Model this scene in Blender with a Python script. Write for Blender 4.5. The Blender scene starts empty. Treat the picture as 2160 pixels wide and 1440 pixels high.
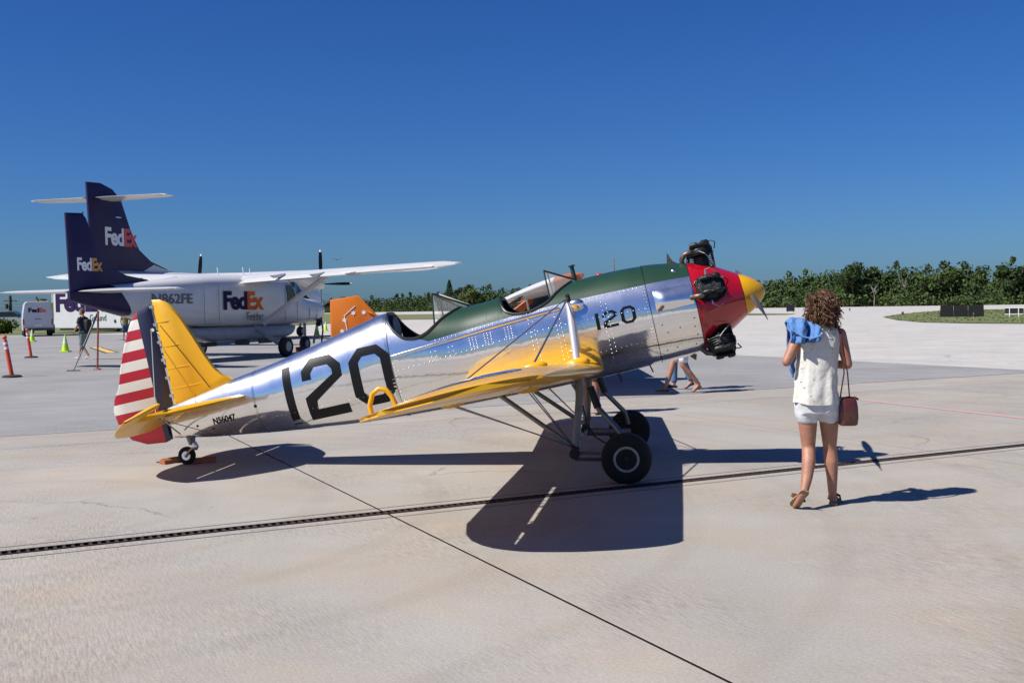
import bpy, bmesh, math, random
import numpy as np
from mathutils import Vector, Matrix, noise as mnoise
random.seed(7); RNG = np.random.default_rng(7)
S = bpy.context.scene
COL = S.collection
R = math.radians
# ------------------------------------------------------------------ camera
cam = bpy.data.cameras.new('camera'); camo = bpy.data.objects.new('camera', cam); COL.objects.link(camo)
cam.sensor_width = 36; cam.sensor_fit = 'HORIZONTAL'; cam.lens = 37.5; cam.clip_start = 0.1; cam.clip_end = 9000
_r = Vector((0.999864, -0.000542, -0.016489)); _u = Vector((0.016498, 0.032862, 0.999324)); _f = Vector((0, 0.99946, -0.032867))
camo.matrix_world = Matrix(((_r.x, _u.x, -_f.x, 0), (_r.y, _u.y, -_f.y, 0), (_r.z, _u.z, -_f.z, 1.6), (0, 0, 0, 1)))
S.camera = camo
# ------------------------------------------------------------------ sky and sun
SUNV = Vector((-0.82, -0.37, 1.0)).normalized()          # towards the sun
elev = math.asin(SUNV.z); azim = math.atan2(SUNV.x, SUNV.y)
wd = bpy.data.worlds.new('World'); S.world = wd; wd.use_nodes = True
nt = wd.node_tree; bg = nt.nodes['Background']
sky = nt.nodes.new('ShaderNodeTexSky'); sky.sky_type = 'NISHITA'; sky.sun_disc = False
sky.sun_elevation = elev; sky.sun_rotation = azim
sky.altitude = 0; sky.air_density = 1.0; sky.dust_density = 0.6; sky.ozone_density = 4.0
hs = nt.nodes.new('ShaderNodeHueSaturation'); hs.inputs['Saturation'].default_value = 1.22; hs.inputs['Value'].default_value = 1.0
tint = nt.nodes.new('ShaderNodeMix'); tint.data_type = 'RGBA'; tint.blend_type = 'MULTIPLY'; tint.inputs[0].default_value = 1.0; tint.inputs[7].default_value = (0.435, 0.745, 1.27, 1)   # the camera's cool, saturated rendering of the sky
nt.links.new(sky.outputs[0], hs.inputs['Color']); nt.links.new(hs.outputs[0], tint.inputs[6]); nt.links.new(tint.outputs[2], bg.inputs['Color'])
bg.inputs['Strength'].default_value = 0.05
sl = bpy.data.lights.new('sun', 'SUN'); sl.energy = 5.0; sl.angle = R(0.5); sl.color = (1.0, 0.955, 0.89)
so = bpy.data.objects.new('sun', sl); COL.objects.link(so); so.rotation_euler = SUNV.to_track_quat('Z', 'Y').to_euler(); so.location = (0, 0, 40)
S.view_settings.view_transform = 'Standard'; S.view_settings.look = 'None'; S.view_settings.gamma = 1; S.view_settings.exposure = 0.45
S.view_settings.use_curve_mapping = False
S.cycles.max_bounces = 8; S.cycles.transparent_max_bounces = 12

# ------------------------------------------------------------------ materials
MATS = {}
def mat(name, col, rough=0.6, metal=0.0, var=0.0, vscale=3.0, bump=0.0, bscale=40.0, coat=0.0, alpha=1.0, spec=0.5, trans=0.0, col2=None, stretch=(1, 1, 1), rvar=0.0):
    if name in MATS: return MATS[name]
    m = bpy.data.materials.new(name); m.use_nodes = True; n = m.node_tree; b = n.nodes['Principled BSDF']
    b.inputs['Base Color'].default_value = (*col, 1); b.inputs['Roughness'].default_value = rough; b.inputs['Metallic'].default_value = metal
    b.inputs['Coat Weight'].default_value = coat; b.inputs['Coat Roughness'].default_value = 0.06
    b.inputs['Specular IOR Level'].default_value = spec; b.inputs['Transmission Weight'].default_value = trans; b.inputs['Alpha'].default_value = alpha
    tc = n.nodes.new('ShaderNodeTexCoord'); mp = n.nodes.new('ShaderNodeMapping'); mp.inputs['Scale'].default_value = stretch
    n.links.new(tc.outputs['Object'], mp.inputs[0])
    if var > 0 or col2:
        t = n.nodes.new('ShaderNodeTexNoise'); t.inputs['Scale'].default_value = vscale; t.inputs['Detail'].default_value = 6; t.inputs['Roughness'].default_value = 0.62
        n.links.new(mp.outputs[0], t.inputs['Vector'])
        r = n.nodes.new('ShaderNodeValToRGB'); c2 = col2 or tuple(c * (1 - var) for c in col); c1 = col if col2 else tuple(min(1, c * (1 + var * 0.5)) for c in col)
        r.color_ramp.elements[0].position = 0.32; r.color_ramp.elements[1].position = 0.68
        r.color_ramp.elements[0].color = (*c2, 1); r.color_ramp.elements[1].color = (*c1, 1)
        n.links.new(t.outputs['Fac'], r.inputs[0]); n.links.new(r.outputs[0], b.inputs['Base Color'])
    if rvar > 0:
        t2 = n.nodes.new('ShaderNodeTexNoise'); t2.inputs['Scale'].default_value = vscale * 2; t2.inputs['Detail'].default_value = 5
        mr = n.nodes.new('ShaderNodeMapRange'); mr.inputs[3].default_value = max(0.02, rough - rvar); mr.inputs[4].default_value = rough + rvar
        n.links.new(mp.outputs[0], t2.inputs['Vector']); n.links.new(t2.outputs['Fac'], mr.inputs[0]); n.links.new(mr.outputs[0], b.inputs['Roughness'])
    if bump > 0:
        t = n.nodes.new('ShaderNodeTexNoise'); t.inputs['Scale'].default_value = bscale; t.inputs['Detail'].default_value = 4
        n.links.new(mp.outputs[0], t.inputs['Vector'])
        bp = n.nodes.new('ShaderNodeBump'); bp.inputs['Strength'].default_value = bump; bp.inputs['Distance'].default_value = 0.02
        n.links.new(t.outputs['Fac'], bp.inputs['Height']); n.links.new(bp.outputs[0], b.inputs['Normal'])
    MATS[name] = m; return m

# ------------------------------------------------------------------ mesh builder
class MB:
    def __init__(s): s.v = []; s.f = []
    def add(s, vs, fs):
        o = len(s.v); s.v += [tuple(map(float, p)) for p in vs]; s.f += [tuple(i + o for i in f) for f in fs]; return s
    def box(s, c, d, rz=0.0, M=None):
        hx, hy, hz = d[0] / 2, d[1] / 2, d[2] / 2
        P = [Vector((x, y, z)) for z in (-hz, hz) for (x, y) in ((-hx, -hy), (hx, -hy), (hx, hy), (-hx, hy))]
        if rz: P = [Matrix.Rotation(rz, 3, 'Z') @ p for p in P]
        if M is not None: P = [M @ p for p in P]
        P = [p + Vector(c) for p in P]
        return s.add(P, [(0, 3, 2, 1), (4, 5, 6, 7), (0, 1, 5, 4), (1, 2, 6, 5), (2, 3, 7, 6), (3, 0, 4, 7)])
    def rings(s, rs, cap=True, closed=True):
        o = len(s.v); n = len(rs[0])
        for r in rs: s.v += [tuple(map(float, p)) for p in r]
        for i in range(len(rs) - 1):
            for j in range(n if closed else n - 1):
                k = (j + 1) % n
                s.f.append((o + i * n + j, o + i * n + k, o + (i + 1) * n + k, o + (i + 1) * n + j))
        if cap and closed:
            s.f.append(tuple(o + j for j in reversed(range(n)))); s.f.append(tuple(o + (len(rs) - 1) * n + j for j in range(n)))
        return s
    def tube(s, pts, rad, n=8, cap=True):
        pts = [Vector(p) for p in pts]; m = len(pts)
        if not isinstance(rad, list): rad = [rad] * m
        rs = []; up = None
        for i in range(m):
            t = (pts[min(i + 1, m - 1)] - pts[max(i - 1, 0)]).normalized()
            if up is None:
                up = Vector((0, 0, 1)) if abs(t.z) < 0.9 else Vector((1, 0, 0))
            a = t.cross(up).normalized(); b = a.cross(t).normalized(); up = b
            r = rad[i]; rx, ry = (r if isinstance(r, (list, tuple)) else (r, r))
            rs.append([pts[i] + a * (rx * math.cos(2 * math.pi * j / n)) + b * (ry * math.sin(2 * math.pi * j / n)) for j in range(n)])
        return s.rings(rs, cap)
    def lathe(s, prof, n=24, M=None, caps=True):
        """prof: (axial, radius) along local x"""
        rs = []
        for (a, r) in prof:
            ring = [Vector((a, r * math.cos(2 * math.pi * j / n), r * math.sin(2 * math.pi * j / n))) for j in range(n)]
            if M is not None: ring = [M @ p for p in ring]
            rs.append(ring)
        return s.rings(rs, caps)
    def ell(s, c, r, n=12, m=8, M=None):
        rs = []
        for i in range(m + 1):
            ph = math.pi * i / m; z = -math.cos(ph); q = max(math.sin(ph), 0.02)
            ring = [Vector((r[0] * q * math.cos(2 * math.pi * j / n), r[1] * q * math.sin(2 * math.pi * j / n), r[2] * z)) for j in range(n)]
            if M is not None: ring = [M @ p for p in ring]
            rs.append([p + Vector(c) for p in ring])
        return s.rings(rs)
    def plate(s, poly, th, plane='xz', off=0.0, edge=0.25, inset=0.06):
        """lens-like plate from a 2D outline: proud centre, thin rim"""
        n = len(poly); cx = sum(p[0] for p in poly) / n; cy = sum(p[1] for p in poly) / n
        def P(a, b, t): return (a, off + t, b) if plane == 'xz' else (a, b, off + t)
        rs = []
        for (sc, t) in ((1 - inset, -th / 2), (1, -th / 2 * edge), (1, th / 2 * edge), (1 - inset, th / 2)):
            rs.append([P(cx + (p[0] - cx) * sc, cy + (p[1] - cy) * sc, t) for p in poly])
        return s.rings(rs)
    def xf(s, M):
        s.v = [tuple(M @ Vector(p)) for p in s.v]; return s
    def mesh(s, name):
        me = bpy.data.meshes.new(name); me.from_pydata(s.v, [], s.f); me.update(); return me
    def build(s, name, m, parent=None, smooth=True, loc=None, rot=None, sharp=40):
        me = s.mesh(name)
        bm = bmesh.new(); bm.from_mesh(me); bmesh.ops.recalc_face_normals(bm, faces=bm.faces[:]); bm.to_mesh(me); bm.free()
        return link(name, me, m, parent, smooth, loc, rot, sharp)
def link(name, me, m, parent=None, smooth=True, loc=None, rot=None, sharp=40):
    o = bpy.data.objects.new(name, me); COL.objects.link(o)
    if m is not None and not me.materials:
        for x in (m if isinstance(m, list) else [m]): me.materials.append(x)
    if smooth and len(me.polygons):
        me.polygons.foreach_set('use_smooth', [True] * len(me.polygons))
        me.set_sharp_from_angle(angle=R(sharp))
    if parent: o.parent = parent
    if loc: o.location = loc
    if rot: o.rotation_euler = rot
    return o
def tag(o, label, cat=None, group=None):
    o['label'] = label
    if cat: o['category'] = cat
    if group: o['group'] = group
    return o
def struct(o): o['kind'] = 'structure'; return o
def thing(name, label, cat, loc=(0, 0, 0), rot=(0, 0, 0), group=None, scale=None):
    o = bpy.data.objects.new(name, None); COL.objects.link(o); o.location = loc; o.rotation_euler = rot; o.empty_display_size = 0.2
    if scale: o.scale = (scale,) * 3
    return tag(o, label, cat, group)
def copy_tree(o, parent=None):
    c = o.copy(); COL.objects.link(c); c.parent = parent
    for ch in list(o.children): copy_tree(ch, c)
    return c
def pchip(xs, ys):
    xs = np.array(xs, float); ys = np.array(ys, float); h = np.diff(xs); d = np.diff(ys) / h; m = np.zeros(len(xs)); m[0] = d[0]; m[-1] = d[-1]
    for i in range(1, len(xs) - 1):
        if d[i - 1] * d[i] > 0:
            w1 = 2 * h[i] + h[i - 1]; w2 = h[i] + 2 * h[i - 1]; m[i] = (w1 + w2) / (w1 / d[i - 1] + w2 / d[i])
    def f(x):
        x = min(max(x, xs[0]), xs[-1]); i = min(int(np.searchsorted(xs, x, 'right')) - 1, len(xs) - 2); i = max(i, 0)
        t = (x - xs[i]) / h[i]; t2 = t * t; t3 = t2 * t
        return float((2 * t3 - 3 * t2 + 1) * ys[i] + (t3 - 2 * t2 + t) * h[i] * m[i] + (-2 * t3 + 3 * t2) * ys[i + 1] + (t3 - t2) * h[i] * m[i + 1])
    return f
def text_tris(txt, size=1.0, bold=0.0, sx=1.0, space=1.0):
    """flat triangles of a line of lettering, origin at its lower left"""
    cu = bpy.data.curves.new('lettering', 'FONT'); cu.body = txt; cu.size = size; cu.offset = bold * size; cu.space_character = space; cu.resolution_u = 3
    o = bpy.data.objects.new('lettering_tmp', cu); COL.objects.link(o)
    dg = bpy.context.evaluated_depsgraph_get(); me = bpy.data.meshes.new_from_object(o.evaluated_get(dg))
    bpy.data.objects.remove(o)
    vs = [(v.co.x * sx, v.co.y) for v in me.vertices]; fs = [tuple(p.vertices) for p in me.polygons]
    x0 = min(p[0] for p in vs); y0 = min(p[1] for p in vs)
    vs = [(p[0] - x0, p[1] - y0) for p in vs]; W = max(p[0] for p in vs); H = max(p[1] for p in vs)
    bpy.data.meshes.remove(me); return vs, fs, W, H
def lettering(name, txt, height, origin, ax, ay, m, parent, bold=0.02, width=None, space=1.0):
    """flat lettering on a plane: origin = lower left corner, ax = reading direction, ay = up"""
    vs, fs, W, H = text_tris(txt, 1.0, bold, 1.0, space); k = height / H; kx = (width / W) if width else k
    ax = Vector(ax); ay = Vector(ay); o = Vector(origin)
    me = bpy.data.meshes.new(name); me.from_pydata([tuple(o + ax * (p[0] * kx) + ay * (p[1] * k)) for p in vs], [], fs); me.update()
    return link(name, me, m, parent, False)

# ------------------------------------------------------------------ the ground
E1 = Vector((0.8965, 0.4431, 0)); E2 = Vector((-0.4431, 0.8965, 0)); ANG = math.atan2(E1.y, E1.x)
def G(a, b, z=0.0): p = E1 * a + E2 * b; return (p.x, p.y, z)
def concrete(name, c1, c2, stain, bumpy=0.35, dark=0.0):
    m = bpy.data.materials.new(name); m.use_nodes = True; n = m.node_tree; b = n.nodes['Principled BSDF']; b.inputs['Roughness'].default_value = 0.85; b.inputs['Specular IOR Level'].default_value = 0.25
    geo = n.nodes.new('ShaderNodeNewGeometry'); L = n.links
    def noise(sc, det, ro=0.6, vec=None):
        t = n.nodes.new('ShaderNodeTexNoise'); t.inputs['Scale'].default_value = sc; t.inputs['Detail'].default_value = det; t.inputs['Roughness'].default_value = ro
        L.new(vec if vec else geo.outputs['Position'], t.inputs['Vector']); return t
    def ramp(src, p0, p1, k0, k1):
        r = n.nodes.new('ShaderNodeValToRGB'); r.color_ramp.elements[0].position = p0; r.color_ramp.elements[1].position = p1
        r.color_ramp.elements[0].color = (*k0, 1); r.color_ramp.elements[1].color = (*k1, 1); L.new(src, r.inputs[0]); return r
    def mix(fac, a, bb, mode='MIX'):
        x = n.nodes.new('ShaderNodeMix'); x.data_type = 'RGBA'; x.blend_type = mode
        if isinstance(fac, float): x.inputs[0].default_value = fac
        else: L.new(fac, x.inputs[0])
        L.new(a, x.inputs[6]); L.new(bb, x.inputs[7]); return x.outputs[2]
    base = ramp(noise(0.35, 5, 0.6).outputs['Fac'], 0.35, 0.66, c1, c2)
    warm = ramp(noise(0.6, 5, 0.65).outputs['Fac'], 0.42, 0.68, (0.49, 0.495, 0.505), stain)
    c = mix(0.75, base.outputs[0], warm.outputs[0], 'OVERLAY')
    # streaks of the broom finish, running across the slabs
    mp = n.nodes.new('ShaderNodeMapping'); mp.inputs['Rotation'].default_value = (0, 0, -ANG); L.new(geo.outputs['Position'], mp.inputs[0])
    mp2 = n.nodes.new('ShaderNodeMapping'); mp2.inputs['Scale'].default_value = (95, 7, 1); L.new(mp.outputs[0], mp2.inputs[0])
    st = noise(1.0, 3, 0.6, mp2.outputs[0])
    patch = ramp(noise(0.5, 2).outputs['Fac'], 0.42, 0.62, (0, 0, 0), (1, 1, 1))
    streak = ramp(st.outputs['Fac'], 0.36, 0.62, (0.30, 0.29, 0.28), (0.56, 0.56, 0.56))
    mul = n.nodes.new('ShaderNodeMath'); mul.operation = 'MULTIPLY'; mul.inputs[1].default_value = 0.6; L.new(patch.outputs[0], mul.inputs[0])
    c = mix(mul.outputs[0], c, streak.outputs[0], 'OVERLAY')
    grain = ramp(noise(55, 6, 0.75).outputs['Fac'], 0.3, 0.72, (0.36, 0.36, 0.36), (0.62, 0.62, 0.62))
    c = mix(0.75, c, grain.outputs[0], 'OVERLAY')
    blot = ramp(noise(1.3, 4, 0.55).outputs['Fac'], 0.40, 0.6, (0.46, 0.455, 0.45), (0.515, 0.515, 0.515))
    c = mix(0.5, c, blot.outputs[0], 'OVERLAY')
    # old curved tyre scuffs
    gr = n.nodes.new('ShaderNodeTexWave'); gr.wave_type = 'RINGS'; gr.rings_direction = 'SPHERICAL'; gr.inputs['Scale'].default_value = 0.31; gr.inputs['Distortion'].default_value = 1.5; gr.inputs['Detail'].default_value = 2; gr.inputs['Detail Scale'].default_value = 0.6
    mp3 = n.nodes.new('ShaderNodeMapping'); mp3.inputs['Location'].default_value = (4.2, -8.6, 0); L.new(geo.outputs['Position'], mp3.inputs[0]); L.new(mp3.outputs[0], gr.inputs['Vector'])
    tr = ramp(gr.outputs['Fac'], 0.86, 1.0, (0.5, 0.5, 0.5), (0.475, 0.47, 0.465))
    c = mix(0.9, c, tr.outputs[0], 'OVERLAY')
    # small rust and oil spots
    vo = n.nodes.new('ShaderNodeTexVoronoi'); vo.inputs['Scale'].default_value = 0.9; L.new(geo.outputs['Position'], vo.inputs['Vector'])
    sp = ramp(vo.outputs['Distance'], 0.016, 0.03, (1, 1, 1), (0, 0, 0))
    spc = n.nodes.new('ShaderNodeRGB'); spc.outputs[0].default_value = (0.2, 0.15, 0.1, 1)
    m3 = n.nodes.new('ShaderNodeMath'); m3.operation = 'MULTIPLY'; m3.inputs[1].default_value = 0.6; L.new(sp.outputs[0], m3.inputs[0])
    c = mix(m3.outputs[0], c, spc.outputs[0])
    # hairline cracks and a slightly different tone for every slab
    wv = noise(1.1, 4, 0.6); vm = n.nodes.new('ShaderNodeVectorMath'); vm.operation = 'MULTIPLY_ADD'; vm.inputs[1].default_value = (0.9, 0.9, 0); L.new(wv.outputs['Color'], vm.inputs[0]); L.new(geo.outputs['Position'], vm.inputs[2])
    cr = n.nodes.new('ShaderNodeTexVoronoi'); cr.feature = 'DISTANCE_TO_EDGE'; cr.inputs['Scale'].default_value = 0.16; L.new(vm.outputs[0], cr.inputs['Vector'])
    ck = ramp(cr.outputs['Distance'], 0.0006, 0.0016, (1, 1, 1), (0, 0, 0)); gate = ramp(noise(0.45, 2).outputs['Fac'], 0.52, 0.58, (0, 0, 0), (1, 1, 1))
    m4 = n.nodes.new('ShaderNodeMath'); m4.operation = 'MULTIPLY'; L.new(ck.outputs[0], m4.inputs[0]); L.new(gate.outputs[0], m4.inputs[1]); m5 = n.nodes.new('ShaderNodeMath'); m5.operation = 'MULTIPLY'; m5.inputs[1].default_value = 0.55; L.new(m4.outputs[0], m5.inputs[0])
    crc = n.nodes.new('ShaderNodeRGB'); crc.outputs[0].default_value = (0.12, 0.105, 0.09, 1); c = mix(m5.outputs[0], c, crc.outputs[0])
    oi = n.nodes.new('ShaderNodeObjectInfo'); tone = ramp(oi.outputs['Random'], 0.0, 1.0, (0.478, 0.478, 0.478), (0.52, 0.518, 0.514)); c = mix(1.0, c, tone.outputs[0], 'OVERLAY')
    L.new(c, b.inputs['Base Color'])
    bp = n.nodes.new('ShaderNodeBump'); bp.inputs['Strength'].default_value = bumpy; bp.inputs['Distance'].default_value = 0.004
    ad = n.nodes.new('ShaderNodeMath'); ad.operation = 'ADD'; L.new(st.outputs['Fac'], ad.inputs[0]); L.new(noise(90, 3).outputs['Fac'], ad.inputs[1])
    L.new(ad.outputs[0], bp.inputs['Height']); L.new(bp.outputs[0], b.inputs['Normal'])
    MATS[name] = m; return m
CONC = concrete('apron_concrete', (0.318, 0.297, 0.264), (0.362, 0.339, 0.304), (0.55, 0.50, 0.452))
PALE = concrete('pale_concrete', (0.45, 0.432, 0.402), (0.50, 0.482, 0.45), (0.52, 0.505, 0.49), 0.2)
OLD = concrete('old_pavement', (0.245, 0.242, 0.24), (0.29, 0.286, 0.28), (0.51, 0.5, 0.49), 0.3)
GRASS = mat('grass_ground', (0.11, 0.13, 0.04), 0.95, var=0.5, vscale=0.12, col2=(0.17, 0.155, 0.07), bump=0.5, bscale=3)
DRY = mat('dry_grass', (0.19, 0.175, 0.075), 0.95, var=0.4, vscale=0.3, col2=(0.13, 0.14, 0.05))
def sheet(name, pts, z, m):
    me = bpy.data.meshes.new(name); me.from_pydata([(p[0], p[1], z) for p in pts], [], [tuple(range(len(pts)))]); me.update()
    o = link(name, me, m, None, False); struct(o); return o
sheet('ground', [(-4500, -400), (4500, -400), (4500, 7000), (-4500, 7000)], -0.09, GRASS)
# pale concrete field, out to the far runway
sheet('runway', [(-60, -60), (120, -60), (179, 300), (160, 326), (140, 380), (97, 415), (0, 590), (-95, 640), (-160, 640), (-70, 137), (-60, 80)], -0.042, PALE)
# old darker pavement beyond the first slabs
pv = [G(-60, 15.5), G(20.8, 15.6), G(20.2, 60), G(4, 95), G(-40, 95), G(-70, 40)]
sheet('pavement', pv, -0.006, OLD)
apron = struct(bpy.data.objects.new('apron', None)); COL.objects.link(apron)
JOINT = mat('joint_filler', (0.014, 0.011, 0.012), 0.95, spec=0.1)
def slab(a0, a1, b0, b1, m=CONC, name='concrete_slab'):
    g = 0.011
    a0 += g; a1 -= g; b0 += g; b1 -= g; e = 0.0015
    mb = MB(); lo = [G(a0, b0, -0.05), G(a1, b0, -0.05), G(a1, b1, -0.05), G(a0, b1, -0.05)]
    md = [G(a0, b0, -e), G(a1, b0, -e), G(a1, b1, -e), G(a0, b1, -e)]
    hi = [G(a0 + e, b0 + e), G(a1 - e, b0 + e), G(a1 - e, b1 - e), G(a0 + e, b1 - e)]
    mb.rings([lo, md, hi]); o = mb.build(name, m, apron, False); return o
DC = 7.915; colE = [2.78 + 6.13 * k for k in range(-7, 7)]
for i in range(len(colE) - 1):
    slab(colE[i], colE[i + 1], -5.0, DC - 6.1); slab(colE[i], colE[i + 1], DC - 6.1, DC - 0.2)
    slab(colE[i], colE[i + 1], DC + 0.2, 14.03); slab(colE[i], colE[i + 1], 14.03, 15.5)
    slab(colE[i], colE[i + 1], DC - 0.2, DC - 0.06, name='drain_kerb'); slab(colE[i], colE[i + 1], DC + 0.06, DC + 0.2, name='drain_kerb')
def seal(a0, a1, b0, b1):
    MB().add([G(a0, b0, -0.0025), G(a1, b0, -0.0025), G(a1, b1, -0.0025), G(a0, b1, -0.0025)], [(0, 1, 2, 3)]).build('joint_seal', JOINT, apron, False)
for a in colE:
    seal(a - 0.016, a + 0.016, -5.0, DC - 0.21); seal(a - 0.016, a + 0.016, DC + 0.21, 15.5); seal(a - 0.014, a + 0.014, DC - 0.19, DC - 0.065); seal(a - 0.014, a + 0.014, DC + 0.065, DC + 0.19)
for b in (DC - 6.1, DC - 0.2, DC + 0.2, 14.03): seal(colE[0], colE[-1], b - 0.016, b + 0.016)
# trench drain with its grating
drain = struct(bpy.data.objects.new('trench_drain', None)); COL.objects.link(drain)
RUST = mat('rusty_grate', (0.055, 0.032, 0.026), 0.8, 0.3, var=0.5, vscale=14)
MB().box((0, 0, 0), (1, 1, 1)).xf(Matrix.Translation(Vector(G(5, DC, -0.028))) @ Matrix.Rotation(ANG, 4, 'Z') @ Matrix.Diagonal((82, 0.118, 0.006, 1))).build('channel_floor', mat('drain_dark', (0.012, 0.011, 0.011), 0.95), drain, False)
for s in (-1, 1):
    MB().box((0, 0, 0), (82, 0.012, 0.03)).xf(Matrix.Translation(Vector(G(5, DC + s * 0.053, -0.0105))) @ Matrix.Rotation(ANG, 4, 'Z')).build('grate_rail', RUST, drain, False)
barm = MB().box((0, 0, 0), (0.02, 0.094, 0.022)).mesh('grate_bar')
for i in range(290):
    o = link('grate_bar', barm, RUST, drain, False, G(-3.2 + i * 0.057, DC, -0.0085 + random.uniform(-0.0012, 0.0012)), (0, 0, ANG + random.uniform(-0.02, 0.02)))
mb = MB()
for a in np.arange(13.4, 44, 0.057): mb.box(G(a, DC, -0.0085), (0.02, 0.094, 0.022), ANG)
for a in np.arange(-20, -3.3, 0.057): mb.box(G(a, DC, -0.0085), (0.02, 0.094, 0.022), ANG)
o = mb.build('grate_bars', RUST, drain, False); o['kind'] = 'stuff'
# painted lines
PAINTR = mat('faded_red_paint', (0.50, 0.24, 0.20), 0.8, var=0.6, vscale=8, col2=(0.46, 0.36, 0.32)); PAINTY = mat('yellow_line_paint', (0.62, 0.42, 0.10), 0.8, var=0.3, vscale=5); PAINTK = mat('black_line_paint', (0.04, 0.04, 0.045), 0.8)
def stripe(name, p, q, w, z, m, parent=None):
    p = Vector((*p, z)); q = Vector((*q, z)); d = (q - p).normalized(); nrm = Vector((-d.y, d.x, 0)) * w / 2
    o = MB().add([p - nrm, q - nrm, q + nrm, p + nrm], [(0, 1, 2, 3)]).build(name, m, parent, False)
    if not parent: struct(o)
    return o
stripe('red_line', (5.6, 17.2), (8.0, 11.0), 0.13, 0.004, PAINTR)
stripe('line_border', (-19.6, 50.1), (-16.1, 42.9), 0.56, 0.002, PAINTK); stripe('yellow_line', (-19.6, 50.1), (-16.1, 42.9), 0.34, 0.006, PAINTY)
# grass strips and islands
sheet('grass_strip', [(-37.1, 160.7), (-5.1, 146.0), (19.5, 137.1), (34.6, 134.1), (37.9, 141.9), (36.1, 156.1), (26.7, 186.9), (-9.2, 263.4), (-66.9, 290.2), (-80, 250)], 0.0, GRASS)
isl = [(35.9, 103.2), (42.8, 118.6), (52.6, 137.6), (62.0, 153.2), (71.6, 157.8), (110, 151.5), (90, 60), (35.4, 60.2), (32.4, 67.5), (30.5, 70.6), (29.4, 76.1), (31.4, 87.1)]
sheet('grass_island', isl, 0.0, mat('island_grass', (0.085, 0.125, 0.03), 0.95, var=0.5, vscale=0.4, col2=(0.14, 0.14, 0.05), bump=0.6, bscale=4))
sheet('grass_verge', [(-45.7, 80.3), (-40.0, 83.4), (-34.9, 84.4), (-29.2, 90.2), (-24, 97.1), (-20, 132.9), (-66.0, 400), (-250, 400), (-120, 100)], 0.004, mat('verge_grass', (0.10, 0.14, 0.04), 0.95, var=0.5, vscale=0.4, col2=(0.15, 0.15, 0.05)))
sheet('dry_verge', [(179, 301), (400, 230), (400, 330), (150, 470), (40, 700), (-95, 690), (-95, 641), (0, 591), (97, 416), (140, 381), (160, 327)], -0.008, DRY)
# grass tufts along the island
mb = MB()
for i in range(6000):
    a = random.choice(isl); x = random.uniform(29, 75); y = random.uniform(60, 155)
    # inside test
    ins = False; j = len(isl) - 1
    for k in range(len(isl)):
        if (isl[k][1] > y) != (isl[j][1] > y) and x < (isl[j][0] - isl[k][0]) * (y - isl[k][1]) / (isl[j][1] - isl[k][1]) + isl[k][0]: ins = not ins
        j = k
    if not ins: continue
    h = random.uniform(0.03, 0.09); t = random.uniform(0, 6.28); w = 0.12
    mb.add([(x - w * math.cos(t), y - w * math.sin(t), 0), (x + w * math.cos(t), y + w * math.sin(t), 0), (x + random.uniform(-.1, .1), y + random.uniform(-.1, .1), h)], [(0, 1, 2)])
o = mb.build('grass', MATS['island_grass'], None, False); o['kind'] = 'stuff'; tag(o, 'short tufts of green grass on the island beside the taxiway', 'grass')
# ------------------------------------------------------------------ the polished training airplane
def polished(name):
    """mirror-bright sheet with a hazy, lightly scratched skin over it"""
    m = mat(name, (0.86, 0.86, 0.87), 0.08, 1.0, var=0.05, vscale=5, bump=0.17, bscale=3.6); n = m.node_tree; b1 = n.nodes['Principled BSDF']; out = n.nodes['Material Output']
    b2 = n.nodes.new('ShaderNodeBsdfPrincipled'); b2.inputs['Base Color'].default_value = (0.82, 0.82, 0.83, 1); b2.inputs['Metallic'].default_value = 1; b2.inputs['Roughness'].default_value = 0.40
    tc = n.nodes.new('ShaderNodeTexCoord'); t = n.nodes.new('ShaderNodeTexNoise'); t.inputs['Scale'].default_value = 3.5; t.inputs['Detail'].default_value = 7; t.inputs['Roughness'].default_value = 0.65; n.links.new(tc.outputs['Object'], t.inputs['Vector'])
    mr = n.nodes.new('ShaderNodeMapRange'); mr.inputs[1].default_value = 0.3; mr.inputs[2].default_value = 0.7; mr.inputs[3].default_value = 0.13; mr.inputs[4].default_value = 0.36; n.links.new(t.outputs['Fac'], mr.inputs[0])
    mx = n.nodes.new('ShaderNodeMixShader'); n.links.new(mr.outputs[0], mx.inputs[0]); n.links.new(b1.outputs[0], mx.inputs[1]); n.links.new(b2.outputs[0], mx.inputs[2]); n.links.new(mx.outputs[0], out.inputs[0]); return m
ALU = polished('polished_aluminium')
ALU2 = mat('brushed_aluminium', (0.72, 0.72, 0.73), 0.24, 1.0, var=0.15, vscale=6)
STEEL = mat('painted_strut', (0.19, 0.19, 0.19), 0.38, 0.75, var=0.2, vscale=8)
YEL = mat('yellow_paint', (0.68, 0.355, 0.006), 0.28, 0.0, var=0.10, vscale=4, coat=0.25, bump=0.04, bscale=9, spec=0.4)
YELF = mat('yellow_fabric', (0.68, 0.36, 0.006), 0.42, 0.0, var=0.06, vscale=3, coat=0.15, bump=0.05, bscale=14)
GREEN = mat('dark_green_paint', (0.014, 0.046, 0.022), 0.36, var=0.15, vscale=4, coat=0.25)
RED = mat('red_paint', (0.42, 0.004, 0.012), 0.25, var=0.08, vscale=4, coat=0.7)
BLACK = mat('black_paint', (0.006, 0.006, 0.007), 0.4, spec=0.25)
BLKENG = mat('engine_black', (0.013, 0.013, 0.014), 0.42, 0.25, var=0.5, vscale=22, bump=0.3, bscale=45, rvar=0.15)
RUBBER = mat('tyre_rubber', (0.010, 0.010, 0.0105), 0.85, var=0.3, vscale=12)
BROWNX = mat('exhaust_brown', (0.15, 0.12, 0.10), 0.45, 0.75, var=0.4, vscale=12)
DARKIN = mat('cockpit_dark', (0.03, 0.035, 0.03), 0.7)
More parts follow.
